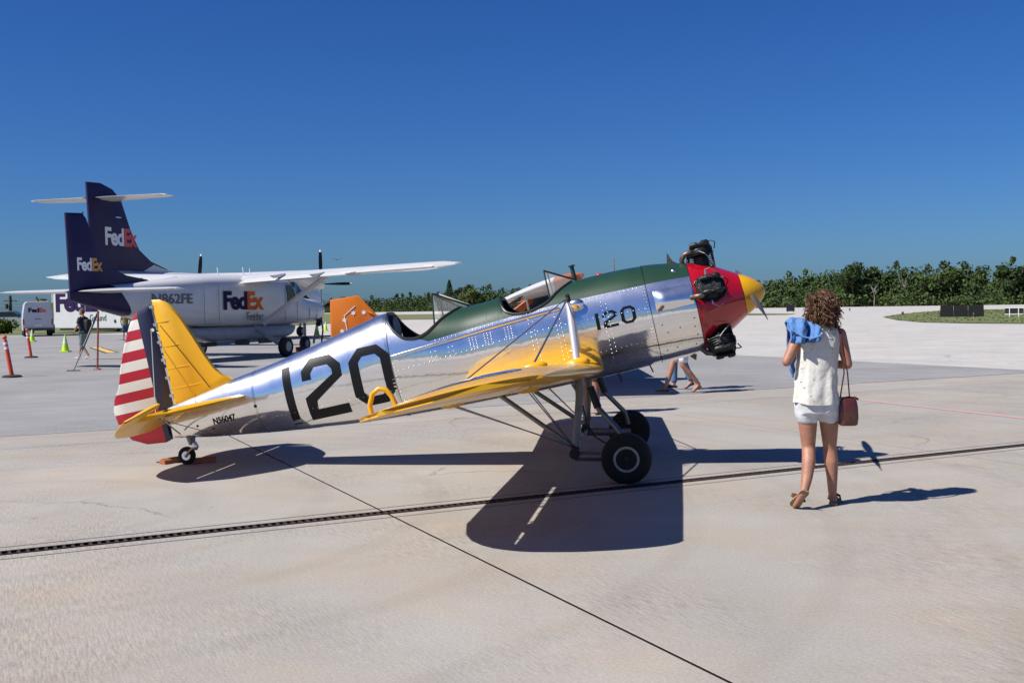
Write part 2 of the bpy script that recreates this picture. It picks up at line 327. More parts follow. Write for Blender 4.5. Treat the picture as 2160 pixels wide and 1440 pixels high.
LEATH = mat('black_leather', (0.012, 0.011, 0.011), 0.42)
WIRE = mat('steel_wire', (0.32, 0.33, 0.36), 0.35, 0.9)
GLASS = mat('perspex', (0.9, 0.95, 0.95), 0.04, alpha=0.16, spec=0.6)
NAVY = mat('navy_paint', (0.012, 0.016, 0.05), 0.35, coat=0.3); WHITEP = mat('white_paint', (0.68, 0.67, 0.64), 0.35, coat=0.2)
P = thing('training_airplane', 'polished silver training airplane with red nose cowl, yellow wings and striped rudder, number 120', 'airplane', (1.145, 10.585, 0), (0, -R(12.0), -R(7.0)))
sx = [-4.567, -4.39, -4.145, -3.85, -3.39, -2.965, -2.675, -2.36, -2.065, -1.8, -1.5, -1.2, -0.87, -0.1, 0.2, 0.55, 0.975, 1.215, 1.445]
fT = pchip(sx, [1.585, 1.62, 1.66, 1.715, 1.78, 1.855, 1.91, 1.973, 2.025, 2.0, 1.94, 1.903, 1.912, 1.912, 1.917, 1.902, 1.829, 1.745, 1.618])
fB = pchip(sx, [1.262, 1.225, 1.18, 1.14, 1.078, 1.03, 0.997, 0.972, 0.955, 0.942, 0.932, 0.925, 0.918, 0.914, 0.918, 0.93, 0.94, 1.06, 1.20])
fW = pchip(sx, [0.05, 0.095, 0.14, 0.19, 0.25, 0.30, 0.335, 0.365, 0.39, 0.405, 0.415, 0.42, 0.425, 0.432, 0.438, 0.448, 0.444, 0.34, 0.209])
fN = pchip([-4.567, -3.5, -1.5, 0.3, 0.9, 1.445], [2.0, 2.15, 2.35, 2.25, 2.02, 2.0])
def sec(x, th, d=0.0):
    t, b, w, n = fT(x), fB(x), fW(x), fN(x); zc = (t + b) / 2; h = (t - b) / 2
    c, s = math.cos(th), math.sin(th); e = 2 / n
    return ((w + d) * math.copysign(abs(s) ** e, s), zc - (h + d) * math.copysign(abs(c) ** e, c))
def th_at(x, z):
    t, b, n = fT(x), fB(x), fN(x); zc = (t + b) / 2; h = (t - b) / 2; q = max(-1, min(1, (zc - z) / h))
    return math.acos(max(-1, min(1, math.copysign(abs(q) ** (n / 2), q))))
def hw_at(x, z, d=0.0):
    th = th_at(x, z); return sec(x, th, d)[0]
lineZ = pchip([-2.3, -2.08, -1.59, -0.72, -0.23, 0.66, 0.96], [1.585, 1.605, 1.635, 1.688, 1.704, 1.694, 1.68])
CUTX = [-2.03, -2.004, -1.94, -1.837, -1.742, -1.637, -1.563, -1.465, -1.327, -1.24]
CUTZ = [2.03, 1.92, 1.806, 1.719, 1.703, 1.727, 1.769, 1.833, 1.895, 1.93]
cutR = pchip(CUTX, CUTZ)
CFX = [-0.872, -0.857, -0.804, -0.716, -0.622, -0.494, -0.389, -0.303, -0.222, -0.10]
CFZ = [1.93, 1.824, 1.745, 1.712, 1.705, 1.728, 1.766, 1.828, 1.872, 1.93]
cutF = pchip(CFX, CFZ)
def th_cut(x):
    if CUTX[0] <= x <= CUTX[-1]: return th_at(x, cutR(x)) if cutR(x) < fT(x) else math.pi
    if CFX[0] <= x <= CFX[-1]: return th_at(x, cutF(x)) if cutF(x) < fT(x) else math.pi
    return math.pi
def th_green(x):
    zg = lineZ(x) + 0.012
    if x < -1.62: zg = zg + (cutR(-1.742) - zg) * min(1, max(0, (-1.62 - x) / 0.12))
    return min(th_at(x, zg), th_cut(x) - 0.004)
def shell(name, m, xs, ta, tb, parent, n=20, d=0.0, thick=None):
    mb = MB()
    for s in (1, -1):
        rs = []
        for x in xs:
            a, b = ta(x), tb(x); row = []
            for j in range(n + 1):
                y, z = sec(x, a + (b - a) * j / n, d(x) if callable(d) else d); row.append((x, s * y, z))
            rs.append(row)
        mb.rings(rs, False, False)
    me = mb.mesh(name); bm = bmesh.new(); bm.from_mesh(me); bmesh.ops.remove_doubles(bm, verts=bm.verts[:], dist=0.0004)
    bmesh.ops.recalc_face_normals(bm, faces=bm.faces[:]); bm.to_mesh(me); bm.free()
    return link(name, me, m, parent, True, sharp=60)
def lin(a, b, n): return [a + (b - a) * i / n for i in range(n + 1)]
zero = lambda x: 0.0; full = lambda x: math.pi
tail_shell = shell('rear_fuselage', ALU, lin(-4.567, -2.035, 60), zero, full, P, 26)
def hull_up(x):
    return th_cut(x) if x < -1.74 else th_green(x)
hx = sorted(set([-2.03 + 0.0065 * i for i in range(10)] + lin(-1.97, -1.60, 20) + lin(-1.60, 0.545, 60)))
mid_shell = shell('centre_fuselage', ALU, hx, zero, hull_up, P, 26)
gx = sorted(set(lin(-1.742, -1.24, 26) + lin(-1.24, -0.872, 10) + [-0.872 + 0.0075 * i for i in range(10)] + lin(-0.80, -0.10, 34) + lin(-0.10, 0.545, 16)))
deck = shell('green_deck', GREEN, gx, th_green, th_cut, P, 14)
cowl_d = lambda x: 0.005 * (1 - math.exp(-(x - 0.548) * 60))
cowl = shell('engine_cowl', ALU, lin(0.55, 0.974, 16), zero, lambda x: th_at(x, lineZ(x) + 0.012), P, 26, 0.003)
deck2 = shell('green_cowl_deck', GREEN, lin(0.55, 0.974, 16), lambda x: th_at(x, lineZ(x) + 0.012), full, P, 14, 0.003)
nose = shell('red_nose_cowl', RED, lin(0.978, 1.44, 20), zero, full, P, 30, 0.004); tag(nose, 'glossy red tapered nose cowl')
# cowl blister on each side
for s in (-1, 1):
    mb = MB(); rs = []
    for i in range(15):
        t = i / 14; x = 0.60 + 0.36 * t; row = []
        for j in range(13):
            q = j / 12; z = 1.43 + 0.20 * q; amp = 0.045 * math.sin(math.pi * q) ** 0.8 * (min(1, t / 0.22) ** 0.7) * (1 - 0.55 * t)
            row.append((x, s * (hw_at(x, z, 0.0045) + amp), z))
        rs.append(row)
    mb.rings(rs, False, False).build('cowl_blister', ALU, cowl)
# seam bands, mouldings, rivets
def band(name, x, w, m, parent, ta=0.0, tb=math.pi, d=0.004):
    mb = MB()
    for s in (1, -1):
        rs = [[(xx, s * sec(xx, ta + (tb - ta) * j / 40, d)[0], sec(xx, ta + (tb - ta) * j / 40, d)[1]) for j in range(41)] for xx in (x - w / 2, x + w / 2)]
        mb.rings(rs, False, False)
    return mb.build(name, m, parent)
band('seam_gap', 0.5475, 0.006, BLACK, mid_shell, d=0.0048)
band('seam_gap', 0.976, 0.006, BLACK, cowl, d=0.0056)
band('frame_band', -2.05, 0.03, ALU2, tail_shell, d=0.002, tb=th_at(-2.05, 1.99))
band('frame_band', -3.55, 0.02, ALU2, tail_shell, d=0.0015)
for s in (-1, 1):
    pts = [(x, s * (hw_at(x, lineZ(x) - 0.035) + 0.006), lineZ(x) - 0.035) for x in lin(-2.02, -0.30, 40)]
    MB().tube(pts, (0.012, 0.016), 8).build('side_moulding', ALU2, mid_shell)
rb = MB()
def rivet(x, z, s, r=0.0075):
    r *= 0.84
    y = hw_at(x, z, 0.0008); n = Vector((0, s * 1.0, (z - (fT(x) + fB(x)) / 2) * 0.9)).normalized(); c = Vector((x, s * y, z)); a = Vector((1, 0, 0)); b = n.cross(a)
    ring = [c + (a * math.cos(k * 1.0472) + b * math.sin(k * 1.0472)) * r for k in range(6)]; rin = [c + (a * math.cos(k * 1.0472) + b * math.sin(k * 1.0472)) * r * 0.78 + n * r * 0.5 for k in range(6)]; rtp = [c + (a * math.cos(k * 1.0472) + b * math.sin(k * 1.0472)) * r * 0.3 + n * r * 0.85 for k in range(6)]
    rb.rings([ring, rin, rtp], True)
for s in (-1, 1):
    for x in np.arange(-1.55, 0.54, 0.042): rivet(x, lineZ(x) - 0.004, s); 
    for x in np.arange(-1.98, 0.54, 0.055): rivet(x, lineZ(x) - 0.20 - 0.02 * math.sin(x), s)
    for x in np.arange(-2.0, 0.54, 0.05): rivet(x, 1.17 + 0.015 * x, s, 0.0042)
    for x in np.arange(-3.4, -2.0, 0.05): rivet(x, 1.25, s, 0.004)
    for x0 in (-1.62, -1.44): 
        for k in range(2):
            for q in range(3): rivet(x0 + k * 0.045, lineZ(x0) - 0.10 - q * 0.045, s)
    for x0 in (-1.22, -1.07, -0.86):
        for k in range(3):
            for q in range(6): rivet(x0 + k * 0.032, lineZ(x0) - 0.075 - q * 0.022, s)
    for x0 in (-0.62, -0.36, 0.10):
        for q in range(14): rivet(x0, lineZ(x0) - 0.06 - q * 0.042, s); 
        for q in range(12): rivet(x0 + 0.045, lineZ(x0) - 0.09 - q * 0.042, s)
    for x0 in (-2.015, 0.512, 0.53):
        for z in np.arange(1.0, (1.96 if x0 < -1 else 1.68), 0.032): rivet(x0, z, s, 0.0046)
    for x in np.arange(-4.35, -2.1, 0.05): rivet(x, (fT(x) + fB(x)) / 2 + 0.33 * (fT(x) - fB(x)), s, 0.004)
o = rb.build('rivets', mat('rivet_metal', (0.85, 0.85, 0.86), 0.32, 1.0), P, sharp=180); o['kind'] = 'stuff'
rb = MB()
for s in (-1, 1):
    for x in np.arange(-1.5, 0.54, 0.05): 
        if th_cut(x) > th_at(x, lineZ(x) + 0.05): rivet(x, lineZ(x) + 0.035, s, 0.0045)
    for z in np.arange(1.73, 1.9, 0.025): rivet(0.51, z, s, 0.0045); rivet(0.585, z - 0.01, s, 0.0045); rivet(-1.02, z, s, 0.0045)
o = rb.build('deck_rivets', mat('green_rivet', (0.05, 0.10, 0.06), 0.3, coat=0.4), P); o['kind'] = 'stuff'
rb = MB()
for s in (-1, 1):
    for (x, z) in ((0.62, 1.62), (0.62, 1.30), (0.66, 1.22), (0.78, 1.24), (0.92, 1.22), (0.93, 1.30), (0.72, 1.06), (0.9, 1.05), (0.62, 1.05), (0.93, 1.14), (0.80, 1.60)): rivet(x, z, s, 0.011)
rb.build('cowl_fasteners', mat('fastener', (0.05, 0.05, 0.05), 0.4, 0.6), cowl)['kind'] = 'stuff'
# painted numbers, laid on the curved skin
def skin_poly(name, quads, m, parent, d=0.0022, side=-1, nu=10, nv=4, hw=hw_at):
    mb = MB()
    for q in quads:
        rs = []
        for i in range(nu + 1):
            u = i / nu; row = []
            for j in range(nv + 1):
                v = j / nv
                x = (q[0][0] * (1 - u) + q[1][0] * u) * (1 - v) + (q[3][0] * (1 - u) + q[2][0] * u) * v
                z = (q[0][1] * (1 - u) + q[1][1] * u) * (1 - v) + (q[3][1] * (1 - u) + q[2][1] * u) * v
                row.append((x, side * hw(x, z, d), z))
            rs.append(row)
        mb.rings(rs, False, False)
    return mb.build(name, m, parent)
def digit(ch):
    if ch == '1': prs = [((0, 1), (1, 1)), ((0, 0), (1, 0))]; strip = prs; loop = False
    elif ch == '0':
        o_ = [(.26, 0), (.74, 0), (1, .2), (1, .8), (.74, 1), (.26, 1), (0, .8), (0, .2)]; i_ = [(.34, .15), (.66, .15), (.77, .24), (.77, .76), (.66, .85), (.34, .85), (.23, .76), (.23, .24)]
        strip = list(zip(o_, i_)); loop = True
    else:
        strip = [((0, .66), (.23, .66)), ((0, .82), (.23, .76)), ((.24, 1), (.33, .85)), ((.76, 1), (.67, .85)), ((1, .82), (.77, .76)), ((1, .62), (.77, .68)), ((.27, .30), (0, .38)), ((.24, .16), (0, 0)), ((1, .16), (1, 0))]; loop = False
    qs = []
    for k in range(len(strip) - (0 if loop else 1)):
        a, b = strip[k], strip[(k + 1) % len(strip)]; qs.append((a[0], b[0], b[1], a[1]))
    return qs
def put_digit(ch, TL, TR, BR, BL, name, parent, side=-1):
    def mp(p):
        u, v = p; x = (TL[0] * (1 - u) + TR[0] * u) * v + (BL[0] * (1 - u) + BR[0] * u) * (1 - v); z = (TL[1] * (1 - u) + TR[1] * u) * v + (BL[1] * (1 - u) + BR[1] * u) * (1 - v); return (x, z)
    return skin_poly(name, [tuple(mp(p) for p in q) for q in digit(ch)], BLACK, parent, side=side)
for side in (-1, 1):
    f = (lambda x: x)
    put_digit('1', (-3.205, 1.705), (-3.115, 1.715), (-3.115, 1.125), (-3.205, 1.125), 'number', tail_shell, side)
    put_digit('2', (-2.99, 1.745), (-2.56, 1.745), (-2.56, 1.13), (-3.0, 1.13), 'number', tail_shell, side)
    put_digit('0', (-2.47, 1.735), (-2.037, 1.735), (-2.037, 1.15), (-2.48, 1.15), 'number', tail_shell, side)
    put_digit('1', (0.018, 1.545), (0.052, 1.545), (0.048, 1.385), (0.014, 1.385), 'number', mid_shell, side)
    put_digit('2', (0.085, 1.545), (0.228, 1.545), (0.225, 1.385), (0.082, 1.385), 'number', mid_shell, side)
    put_digit('0', (0.262, 1.55), (0.405, 1.55), (0.40, 1.385), (0.257, 1.385), 'number', mid_shell, side)
def skin_text(name, txt, x0, x1, z0, z1, m, parent, bold=0.03, side=-1):
    vs, fs, W, H = text_tris(txt, 1.0, bold); me = bpy.data.meshes.new(name); pts = []
    for (a, b) in vs:
        x = x0 + (x1 - x0) * a / W; z = z0 + (z1 - z0) * b / H; pts.append((x, side * hw_at(x, z, 0.004), z))
    me.from_pydata(pts, [], fs); me.update(); return link(name, me, m, parent, False)
skin_text('registration', 'N56047', -4.06, -3.80, 1.305, 1.375, BLACK, tail_shell)
# small access holes
for (x, z) in ((-4.44, 1.50), (-3.55, 1.40), (-4.25, 1.33), (-4.08, 1.27)):
    y = hw_at(x, z, 0.002); MB().lathe([(0, 0.018 if x > -4 else 0.014), (0.002, 0.012)], 12, Matrix.Translation((x, -y, z)) @ Matrix.Rotation(-math.pi / 2, 4, 'Z')).build('access_hole', BLACK, tail_shell)
# cockpits
inn = shell('cockpit_lining', DARKIN, lin(-2.02, -0.12, 50), zero, lambda x: min(th_cut(x), 2.9) - 0.03, P, 16, -0.022)
for (xb, nm) in ((-2.0, 'rear'), (-0.86, 'front')):
    mb = MB(); mb.tube([(xb + 0.12, -0.24, 1.22), (xb + 0.08, -0.24, 1.60)], 0.03, 8)
    ring = [(-0.26, 1.12), (0.26, 1.12), (0.26, 1.45), (0.18, 1.62), (-0.18, 1.62), (-0.26, 1.45)]
    sb = MB().rings([[(xb + 0.10, y, z) for y, z in ring], [(xb + 0.04, y, z) for y, z in ring]]).build('seat_back', LEATH, P)
    pb = MB().rings([[(xb + 0.62, y * 1.3, z + 0.02) for y, z in ring], [(xb + 0.66, y * 1.3, z + 0.02) for y, z in ring]]).build('instrument_panel', BLACK, P)
def coaming(X, cut, name):
    xs = []
    x = X[0] + 0.0005
    while x < X[-1] - 0.003: xs.append(x); x += 0.004 if x < X[2] else 0.02
    xs = [x for x in xs if cut(x) < fT(x) - 0.001]
    a = [(x, -sec(x, th_cut(x))[0], sec(x, th_cut(x))[1]) for x in xs]
    b = [(p[0], -p[1], p[2]) for p in reversed(a)]
    path = a + b + [a[0]]
    MB().tube(path, 0.016, 8, False).build(name, LEATH, P)
coaming(CUTX, cutR, 'cockpit_coaming'); coaming(CFX, cutF, 'cockpit_coaming')
hr = MB().rings([[(-2.03, 0.20 * math.cos(t), 1.86 + 0.15 * math.sin(t)) for t in lin(0, 6.283, 20)[:-1]], [(-1.985, 0.16 * math.cos(t), 1.85 + 0.12 * math.sin(t)) for t in lin(0, 6.283, 20)[:-1]]]).build('headrest', LEATH, P)
FRAME = mat('windscreen_frame', (0.012, 0.03, 0.02), 0.35, coat=0.3)
def windscreen(xt, zt, xb, zb, xf, zf):
    w = thing_part = None
    T = [(xt, s * 0.17, zt) for s in (-1, 1)]; B = [(xb, s * 0.30, zb) for s in (-1, 1)]; Fp = [(xf, s * 0.045, zf) for s in (-1, 1)]
    M_ = [(xb + (xf - xb) * 0.5, s * 0.235, hzz) for s, hzz in ((-1, 0), (1, 0))]
    mb = MB()
    for k in (0, 1):
        mb.tube([T[k], B[k]], 0.0085, 6); mb.tube([T[k], Fp[k]], 0.011, 6)
    mb.tube([T[0], T[1]], 0.0085, 6); mb.tube([Fp[0], Fp[1]], 0.011, 6)
    fr = mb.build('windscreen_frame', FRAME, P)
    for k in (0, 1):
        s = (-1, 1)[k]; mid = []
        for q in (0.25, 0.5, 0.75):
            x = xb + (xf - xb) * q; th = th_cut(x); y, z = sec(x, min(th, math.pi - 0.12)); mid.append((x, s * y, z))
        MB().add([T[k], B[k]] + mid + [Fp[k]], [(0, 1, 2, 3, 4, 5)]).build('pane', GLASS, fr, False)
    MB().add([T[0], T[1], Fp[1], Fp[0]], [(0, 1, 2, 3)]).build('pane', GLASS, fr, False)
windscreen(-1.526, 2.10, -1.552, 1.745, -1.211, 1.912)
windscreen(-0.385, 2.068, -0.375, 1.765, -0.10, 1.912)
# oil filler / vent post on the deck and fin-shaped air scoop
vp = MB().tube([(-0.115, 0, 1.90), (-0.118, 0, 2.05)], [0.026, 0.02], 10).build('vent_post', FRAME, P)
MB().lathe([(0, 0.02), (0.004, 0.036), (0.016, 0.036), (0.022, 0.01)], 12, Matrix.Translation((-0.118, 0, 2.05)) @ Matrix.Rotation(-math.pi / 2, 4, 'Y')).build('cap', FRAME, vp)
MB().plate([(0.90, 1.85), (0.86, 1.885), (0.832, 1.965), (0.822, 1.965), (0.80, 1.86)], 0.02).build('air_scoop', BROWNX, P)
MB().ell((0.84, -0.255, 1.775), (0.03, 0.02, 0.022)).build('marker_light', ALU2, deck2)
# spinner and propeller
MB().lathe([(1.446, 0.207), (1.50, 0.183), (1.55, 0.153), (1.60, 0.113), (1.635, 0.078), (1.658, 0.046), (1.669, 0.02), (1.672, 0.003)], 40, Matrix.Translation((0, 0, 1.409))).build('spinner', YEL, P)
pr = MB().lathe([(1.48, 0.05), (1.60, 0.05)], 12, Matrix.Translation((0, 0, 1.409))).build('propeller', mat('prop_steel', (0.36, 0.34, 0.33), 0.3, 0.7, var=0.2), P)
def blade(ang, parent, name='blade', m=None, L=1.02, x0=1.525, zc=1.409, ch=0.13, col=None):
    d = Vector((0, math.cos(ang), math.sin(ang))); e = Vector((0, -math.sin(ang), math.cos(ang))); f = Vector((1, 0, 0)); rs = []
    for i in range(13):
        t = i / 12; r = 0.10 + (L - 0.10) * t; c = ch * (0.55 + 0.9 * math.sin(math.pi * (0.12 + 0.80 * t)) ** 0.8) * (1 if t < 0.93 else 0.65); th = max(0.05 * (1 - t) ** 1.3, 0.008)
        tw = R(62) * (1 - t) ** 0.7 + R(16); a = (e * math.cos(tw) + f * math.sin(tw)); b = (f * math.cos(tw) - e * math.sin(tw)); o_ = Vector((x0, 0, zc)) + d * r
        rs.append([o_ + a * (c / 2 * math.cos(q)) + b * (th / 2 * math.sin(q)) for q in lin(0, 6.2832, 12)[:-1]])
    return MB().rings(rs).build(name, m, parent)
PROPM = mat('propeller_blade', (0.075, 0.062, 0.055), 0.5, 0.0, var=0.3, vscale=8)
pa = math.atan2(1.18 - 1.409, -0.92)
blade(pa, pr, m=PROPM, ch=0.052); blade(pa + math.pi, pr, m=PROPM, ch=0.052)
# five cylinders of the radial engine
def cylinder(phi):
    """phi from straight up, towards starboard"""
    c = Vector((1.135, 0, 1.395)); d = Vector((0, -math.sin(phi), math.cos(phi))); t = Vector((0, math.cos(phi), math.sin(phi))); f = Vector((1, 0, 0))
    M = Matrix(((f.x, t.x, d.x, c.x), (f.y, t.y, d.y, c.y), (f.z, t.z, d.z, c.z), (0, 0, 0, 1))) @ Matrix.Diagonal((1.12, 1.12, 1.03, 1))   # local: x fwd, y across, z out
    prof = [(0.28, 0.062)]
    for k in range(9):
        z = 0.30 + k * 0.018; prof += [(z, 0.066), (z + 0.001, 0.104), (z + 0.006, 0.104), (z + 0.007, 0.066)]
    prof += [(0.465, 0.08)]
    ML = M @ Matrix.Rotation(-math.pi / 2, 4, 'Y')
    cy = MB().lathe(prof, 20, ML).build('engine_cylinder', BLKENG, P, sharp=30)
    hd_ = MB()
    hd_.lathe([(0.455, 0.085), (0.47, 0.105), (0.50, 0.108), (0.53, 0.095), (0.548, 0.055), (0.552, 0.01)], 18, ML)
    for k in range(6): hd_.box((0, 0, 0.49 + k * 0.011), (0.20 - k * 0.012, 0.225 - k * 0.014, 0.004))if False else None
    hd_.build('cylinder_head', BLKENG, cy)
    fins = MB()
    for k in range(5):
        w = 0.25 - 0.02 * k; fins.rings([[M @ Vector((w / 2 * math.copysign(abs(math.cos(q)) ** .6, math.cos(q)), w / 2 * 0.95 * math.copysign(abs(math.sin(q)) ** .6, math.sin(q)), 0.470 + 0.019 * k + dz)) for q in lin(0, 6.2832, 20)[:-1]] for dz in (0, 0.005)])
    fins.build('cooling_fins', BLKENG, cy)
    for s in (-1, 1):
        MB().tube([M @ Vector((-0.01, s * 0.115, 0.49)), M @ Vector((-0.01, s * 0.155, 0.50))], [0.012, 0.009], 8).build('spark_plug', ALU2, cy)
        MB().tube([M @ Vector((-0.01, s * 0.155, 0.50)), M @ Vector((0.03, s * 0.175, 0.47)), M @ Vector((0.08, s * 0.14, 0.40)), M @ Vector((0.10, s * 0.07, 0.33))], 0.0045, 5).build('ignition_lead', mat('lead_grey', (0.35, 0.34, 0.31), 0.5), cy)
    for s in (-1, 1):
        rk = MB(); rs = []
        for (u, w, h) in ((-0.085, 0.03, 0.018), (-0.07, 0.046, 0.030), (-0.02, 0.046, 0.028), (-0.015, 0.03, 0.018), (0.015, 0.03, 0.018), (0.02, 0.05, 0.034), (0.07, 0.05, 0.034), (0.085, 0.028, 0.018)):
            rs.append([M @ Vector((u + 0.01, s * 0.062 + w / 2 * math.cos(q), 0.565 + h * math.sin(q))) for q in lin(0, 6.2832, 12)[:-1]])
        rk.rings(rs).build('rocker_cover', BLKENG, cy)
        MB().tube([M @ Vector((0.085, s * 0.05, 0.565)), M @ Vector((0.105, s * 0.045, 0.52)), M @ Vector((0.10, s * 0.04, 0.30))], 0.0095, 8).build('pushrod_tube', mat('pushrod_black', (0.02, 0.02, 0.02), 0.25), cy)
    # pushrod-side loop, exhaust stub and ignition lead
    MB().tube([M @ Vector((0.08, 0.04, 0.575)), M @ Vector((0.12, 0.03, 0.585)), M @ Vector((0.15, 0.0, 0.56)), M @ Vector((0.13, -0.02, 0.50))], 0.006, 6).build('ignition_lead', BLKENG, cy)
    MB().tube([M @ Vector((-0.06, -0.06, 0.50)), M @ Vector((-0.095, -0.065, 0.51)), M @ Vector((-0.135, -0.06, 0.50)), M @ Vector((-0.165, -0.05, 0.465)), M @ Vector((-0.17, -0.04, 0.42))], [0.024, 0.027, 0.027, 0.025, 0.024], 12).build('exhaust_pipe', BROWNX, cy)
    MB().tube([M @ Vector((-0.05, 0.07, 0.49)), M @ Vector((-0.10, 0.075, 0.47)), M @ Vector((-0.12, 0.07, 0.40)), M @ Vector((-0.11, 0.06, 0.30))], 0.02, 10).build('intake_pipe', BLKENG, cy)
    return cy
for k in range(5): cylinder(k * 2 * math.pi / 5)
# ------------------------------------------------------------------ wings
X0, Z0, SW, DH, CH, INC, HS = 0.0, 0.995, 0.058, 0.060, 1.38, 0.023, 4.25
ytip = pchip([0, 0.02, 0.06, 0.15, 0.3, 0.45, 0.6, 0.75, 0.88, 0.96, 1.0], [0.925, 0.942, 0.957, 0.975, 0.992, 1.0, 0.998, 0.978, 0.928, 0.855, 0.765])
def airfoil(f, t=0.125, cm=0.03, p=0.38):
    yt = 5 * t * (0.2969 * math.sqrt(f) - 0.126 * f - 0.3516 * f ** 2 + 0.2843 * f ** 3 - 0.1036 * f ** 4)
    yc = cm / p ** 2 * (2 * p * f - f * f) if f < p else cm / (1 - p) ** 2 * (1 - 2 * p + 2 * p * f - f * f)
    return yc + yt, yc - yt
def wing_pt(eta, fc, up, side, wing=None):
    y = eta * HS * ytip(fc); x = X0 - SW * y - fc * CH; u, l = airfoil(min(fc, 1.0))
    k = 1.0 if eta < 0.62 else max(0.12, math.sqrt(max(0, 1 - ((eta - 0.62) / 0.38) ** 1.9)))
    mid = (u + l) / 2; z = Z0 + DH * y - INC * fc * CH + CH * (mid * (0.35 + 0.65 * k) + (u - mid) * k * (1 if up else -1))
    if eta >= 0.999: z += (0.008 if up else -0.008)
    return Vector((x, -side * y, z))
def wing_piece(name, side, e0, e1, f0, f1, m, parent, ne=26, nf=22, d0=0.0, d1=0.0):
    rs = []
    es = [e0 + (e1 - e0) * (1 - (1 - i / ne) ** 1.6) for i in range(ne + 1)]
    fs = [f0 + (f1 - f0) * (0.5 - 0.5 * math.cos(math.pi * j / nf)) for j in range(nf + 1)]
    for e in es:
        rs.append([wing_pt(e, f, True, side) for f in fs] + [wing_pt(e, f - d0 * (1 - (f - f0) / (f1 - f0)) - d1 * (f - f0) / (f1 - f0), False, side) - Vector((0, 0, 0.0015)) for f in reversed(fs)])
    return MB().rings(rs).build(name, m, parent, sharp=50)
def wing_up(x, y, side, d=0.003):
    yy = abs(y); fc = (X0 - SW * yy - x) / CH; eta = yy / (HS * ytip(fc)); return wing_pt(eta, fc, True, side) + Vector((0, 0, d))
for side in (1, -1):
    w = wing_piece('wing', side, 0.06, 1.0, 0.0, 0.72, YEL, P, 34, 26, 0.0, 0.03)
    tag(w, 'yellow wing panel on the %s side' % ('near' if side > 0 else 'far'))
    wing_piece('flap', side, 0.06, 0.40, 0.7205, 1.0, YEL, w, 8, 10, 0.0295); wing_piece('aileron', side, 0.405, 0.955, 0.744, 1.0, YELF, w, 20, 10, 0.034)
    wing_piece('wing_tip', side, 0.96, 1.0, 0.7205, 1.0, YEL, w, 6, 8, 0.0295)
    for e in (0.43, 0.6, 0.78, 0.92):
        a = wing_pt(e, 0.715, True, side) - Vector((0, 0, 0.02)); b = wing_pt(e, 0.745, True, side) - Vector((0, 0, 0.02)); MB().tube([a, b], 0.012, 6).build('aileron_hinge', YEL, w)
    # rib tapes under and over the fabric
    for i in range(11):
        e = 0.14 + 0.078 * i
        for up in (True, False):
            rs = [[wing_pt(e + de, f, up, side) + Vector((0, 0, (0.0022 if up else -0.0035))) for de in (-0.0022, 0.0022)] for f in lin(0.03, 0.70, 14)]
            MB().rings(rs, False, False).build('rib_tape', YEL, w)
    # star roundel
    cx_, cy_ = X0 - SW * 3.5 - 0.62, 3.5
    def disc(r0, n=40):
        mb = MB(); c = wing_up(cx_, cy_, side); mb.v.append(tuple(c)); rr = [r0 * k / 4 for k in range(1, 5)]
        for r_ in rr:
            for j in range(n): t = 2 * math.pi * j / n; mb.v.append(tuple(wing_up(cx_ + r_ * math.cos(t), cy_ + r_ * math.sin(t), side)))
        for j in range(n): mb.f.append((0, 1 + j, 1 + (j + 1) % n))
        for k in range(3):
            for j in range(n): mb.f.append((1 + k * n + j, 1 + k * n + (j + 1) % n, 1 + (k + 1) * n + (j + 1) % n, 1 + (k + 1) * n + j))
        return mb
    disc(0.42).build('roundel', mat('roundel_blue', (0.012, 0.035, 0.16), 0.3, coat=0.4), w)
    mb = MB()
    for k in range(5):
        t0 = math.pi / 2 * 0 + k * 2 * math.pi / 5; pts = [(0, t0), (0.155, t0 - math.pi / 5), (0.40, t0), (0.155, t0 + math.pi / 5)]
        g = []
        for i in range(7):
            for j in range(7):
                u, v = i / 6, j / 6; Pq = lambda rt: Vector((rt[0] * math.cos(rt[1]), rt[0] * math.sin(rt[1])))
                q = (Pq(pts[0]) * (1 - u) + Pq(pts[1]) * u) * (1 - v) + (Pq(pts[3]) * (1 - u) + Pq(pts[2]) * u) * v; g.append(tuple(wing_up(cx_ + q.x, cy_ + q.y, side, 0.006)))
        mb.add(g, [(i * 7 + j, (i + 1) * 7 + j, (i + 1) * 7 + j + 1, i * 7 + j + 1) for i in range(6) for j in range(6)])
    mb.build('roundel_star', WHITEP, w)
    # fairings where wires and struts meet the wing
    MB().ell(wing_up(X0 - SW * 2.6 - 0.27, 2.6, side, -0.005), (0.11, 0.035, 0.035)).build('wire_fairing', YEL, w); MB().ell(wing_up(X0 - SW * 0.62 - 0.20, 0.62, side, -0.005), (0.13, 0.07, 0.055)).build('strut_fairing', YEL, w)
    MB().ell(wing_pt(0.62, 0.25, False, side) + Vector((0, 0, 0.005)), (0.10, 0.03, 0.03)).build('wire_fairing', YEL, w); MB().ell(wing_pt(0.62, 0.68, False, side) + Vector((0, 0, 0.005)), (0.10, 0.03, 0.03)).build('wire_fairing', YEL, w)
    s = -side
    # hand loop above the tip
    lp = [(-1.43, 3.7, 1.195), (-1.43, 3.7, 1.28), (-1.395, 3.7, 1.35), (-1.345, 3.7, 1.375), (-1.30, 3.7, 1.36), (-1.27, 3.7, 1.31), (-1.25, 3.7, 1.22)]
    if side > 0: MB().tube([(x, s * y, z - 0.0) for x, y, z in lp], 0.017, 10).build('tip_handle', YEL, w)
    # root fillet
    # silver strut and landing wires
    top = Vector((-0.197, s * 0.395, 1.755)); foot = wing_up(X0 - SW * 0.62 - 0.20, 0.62, side, 0.0)
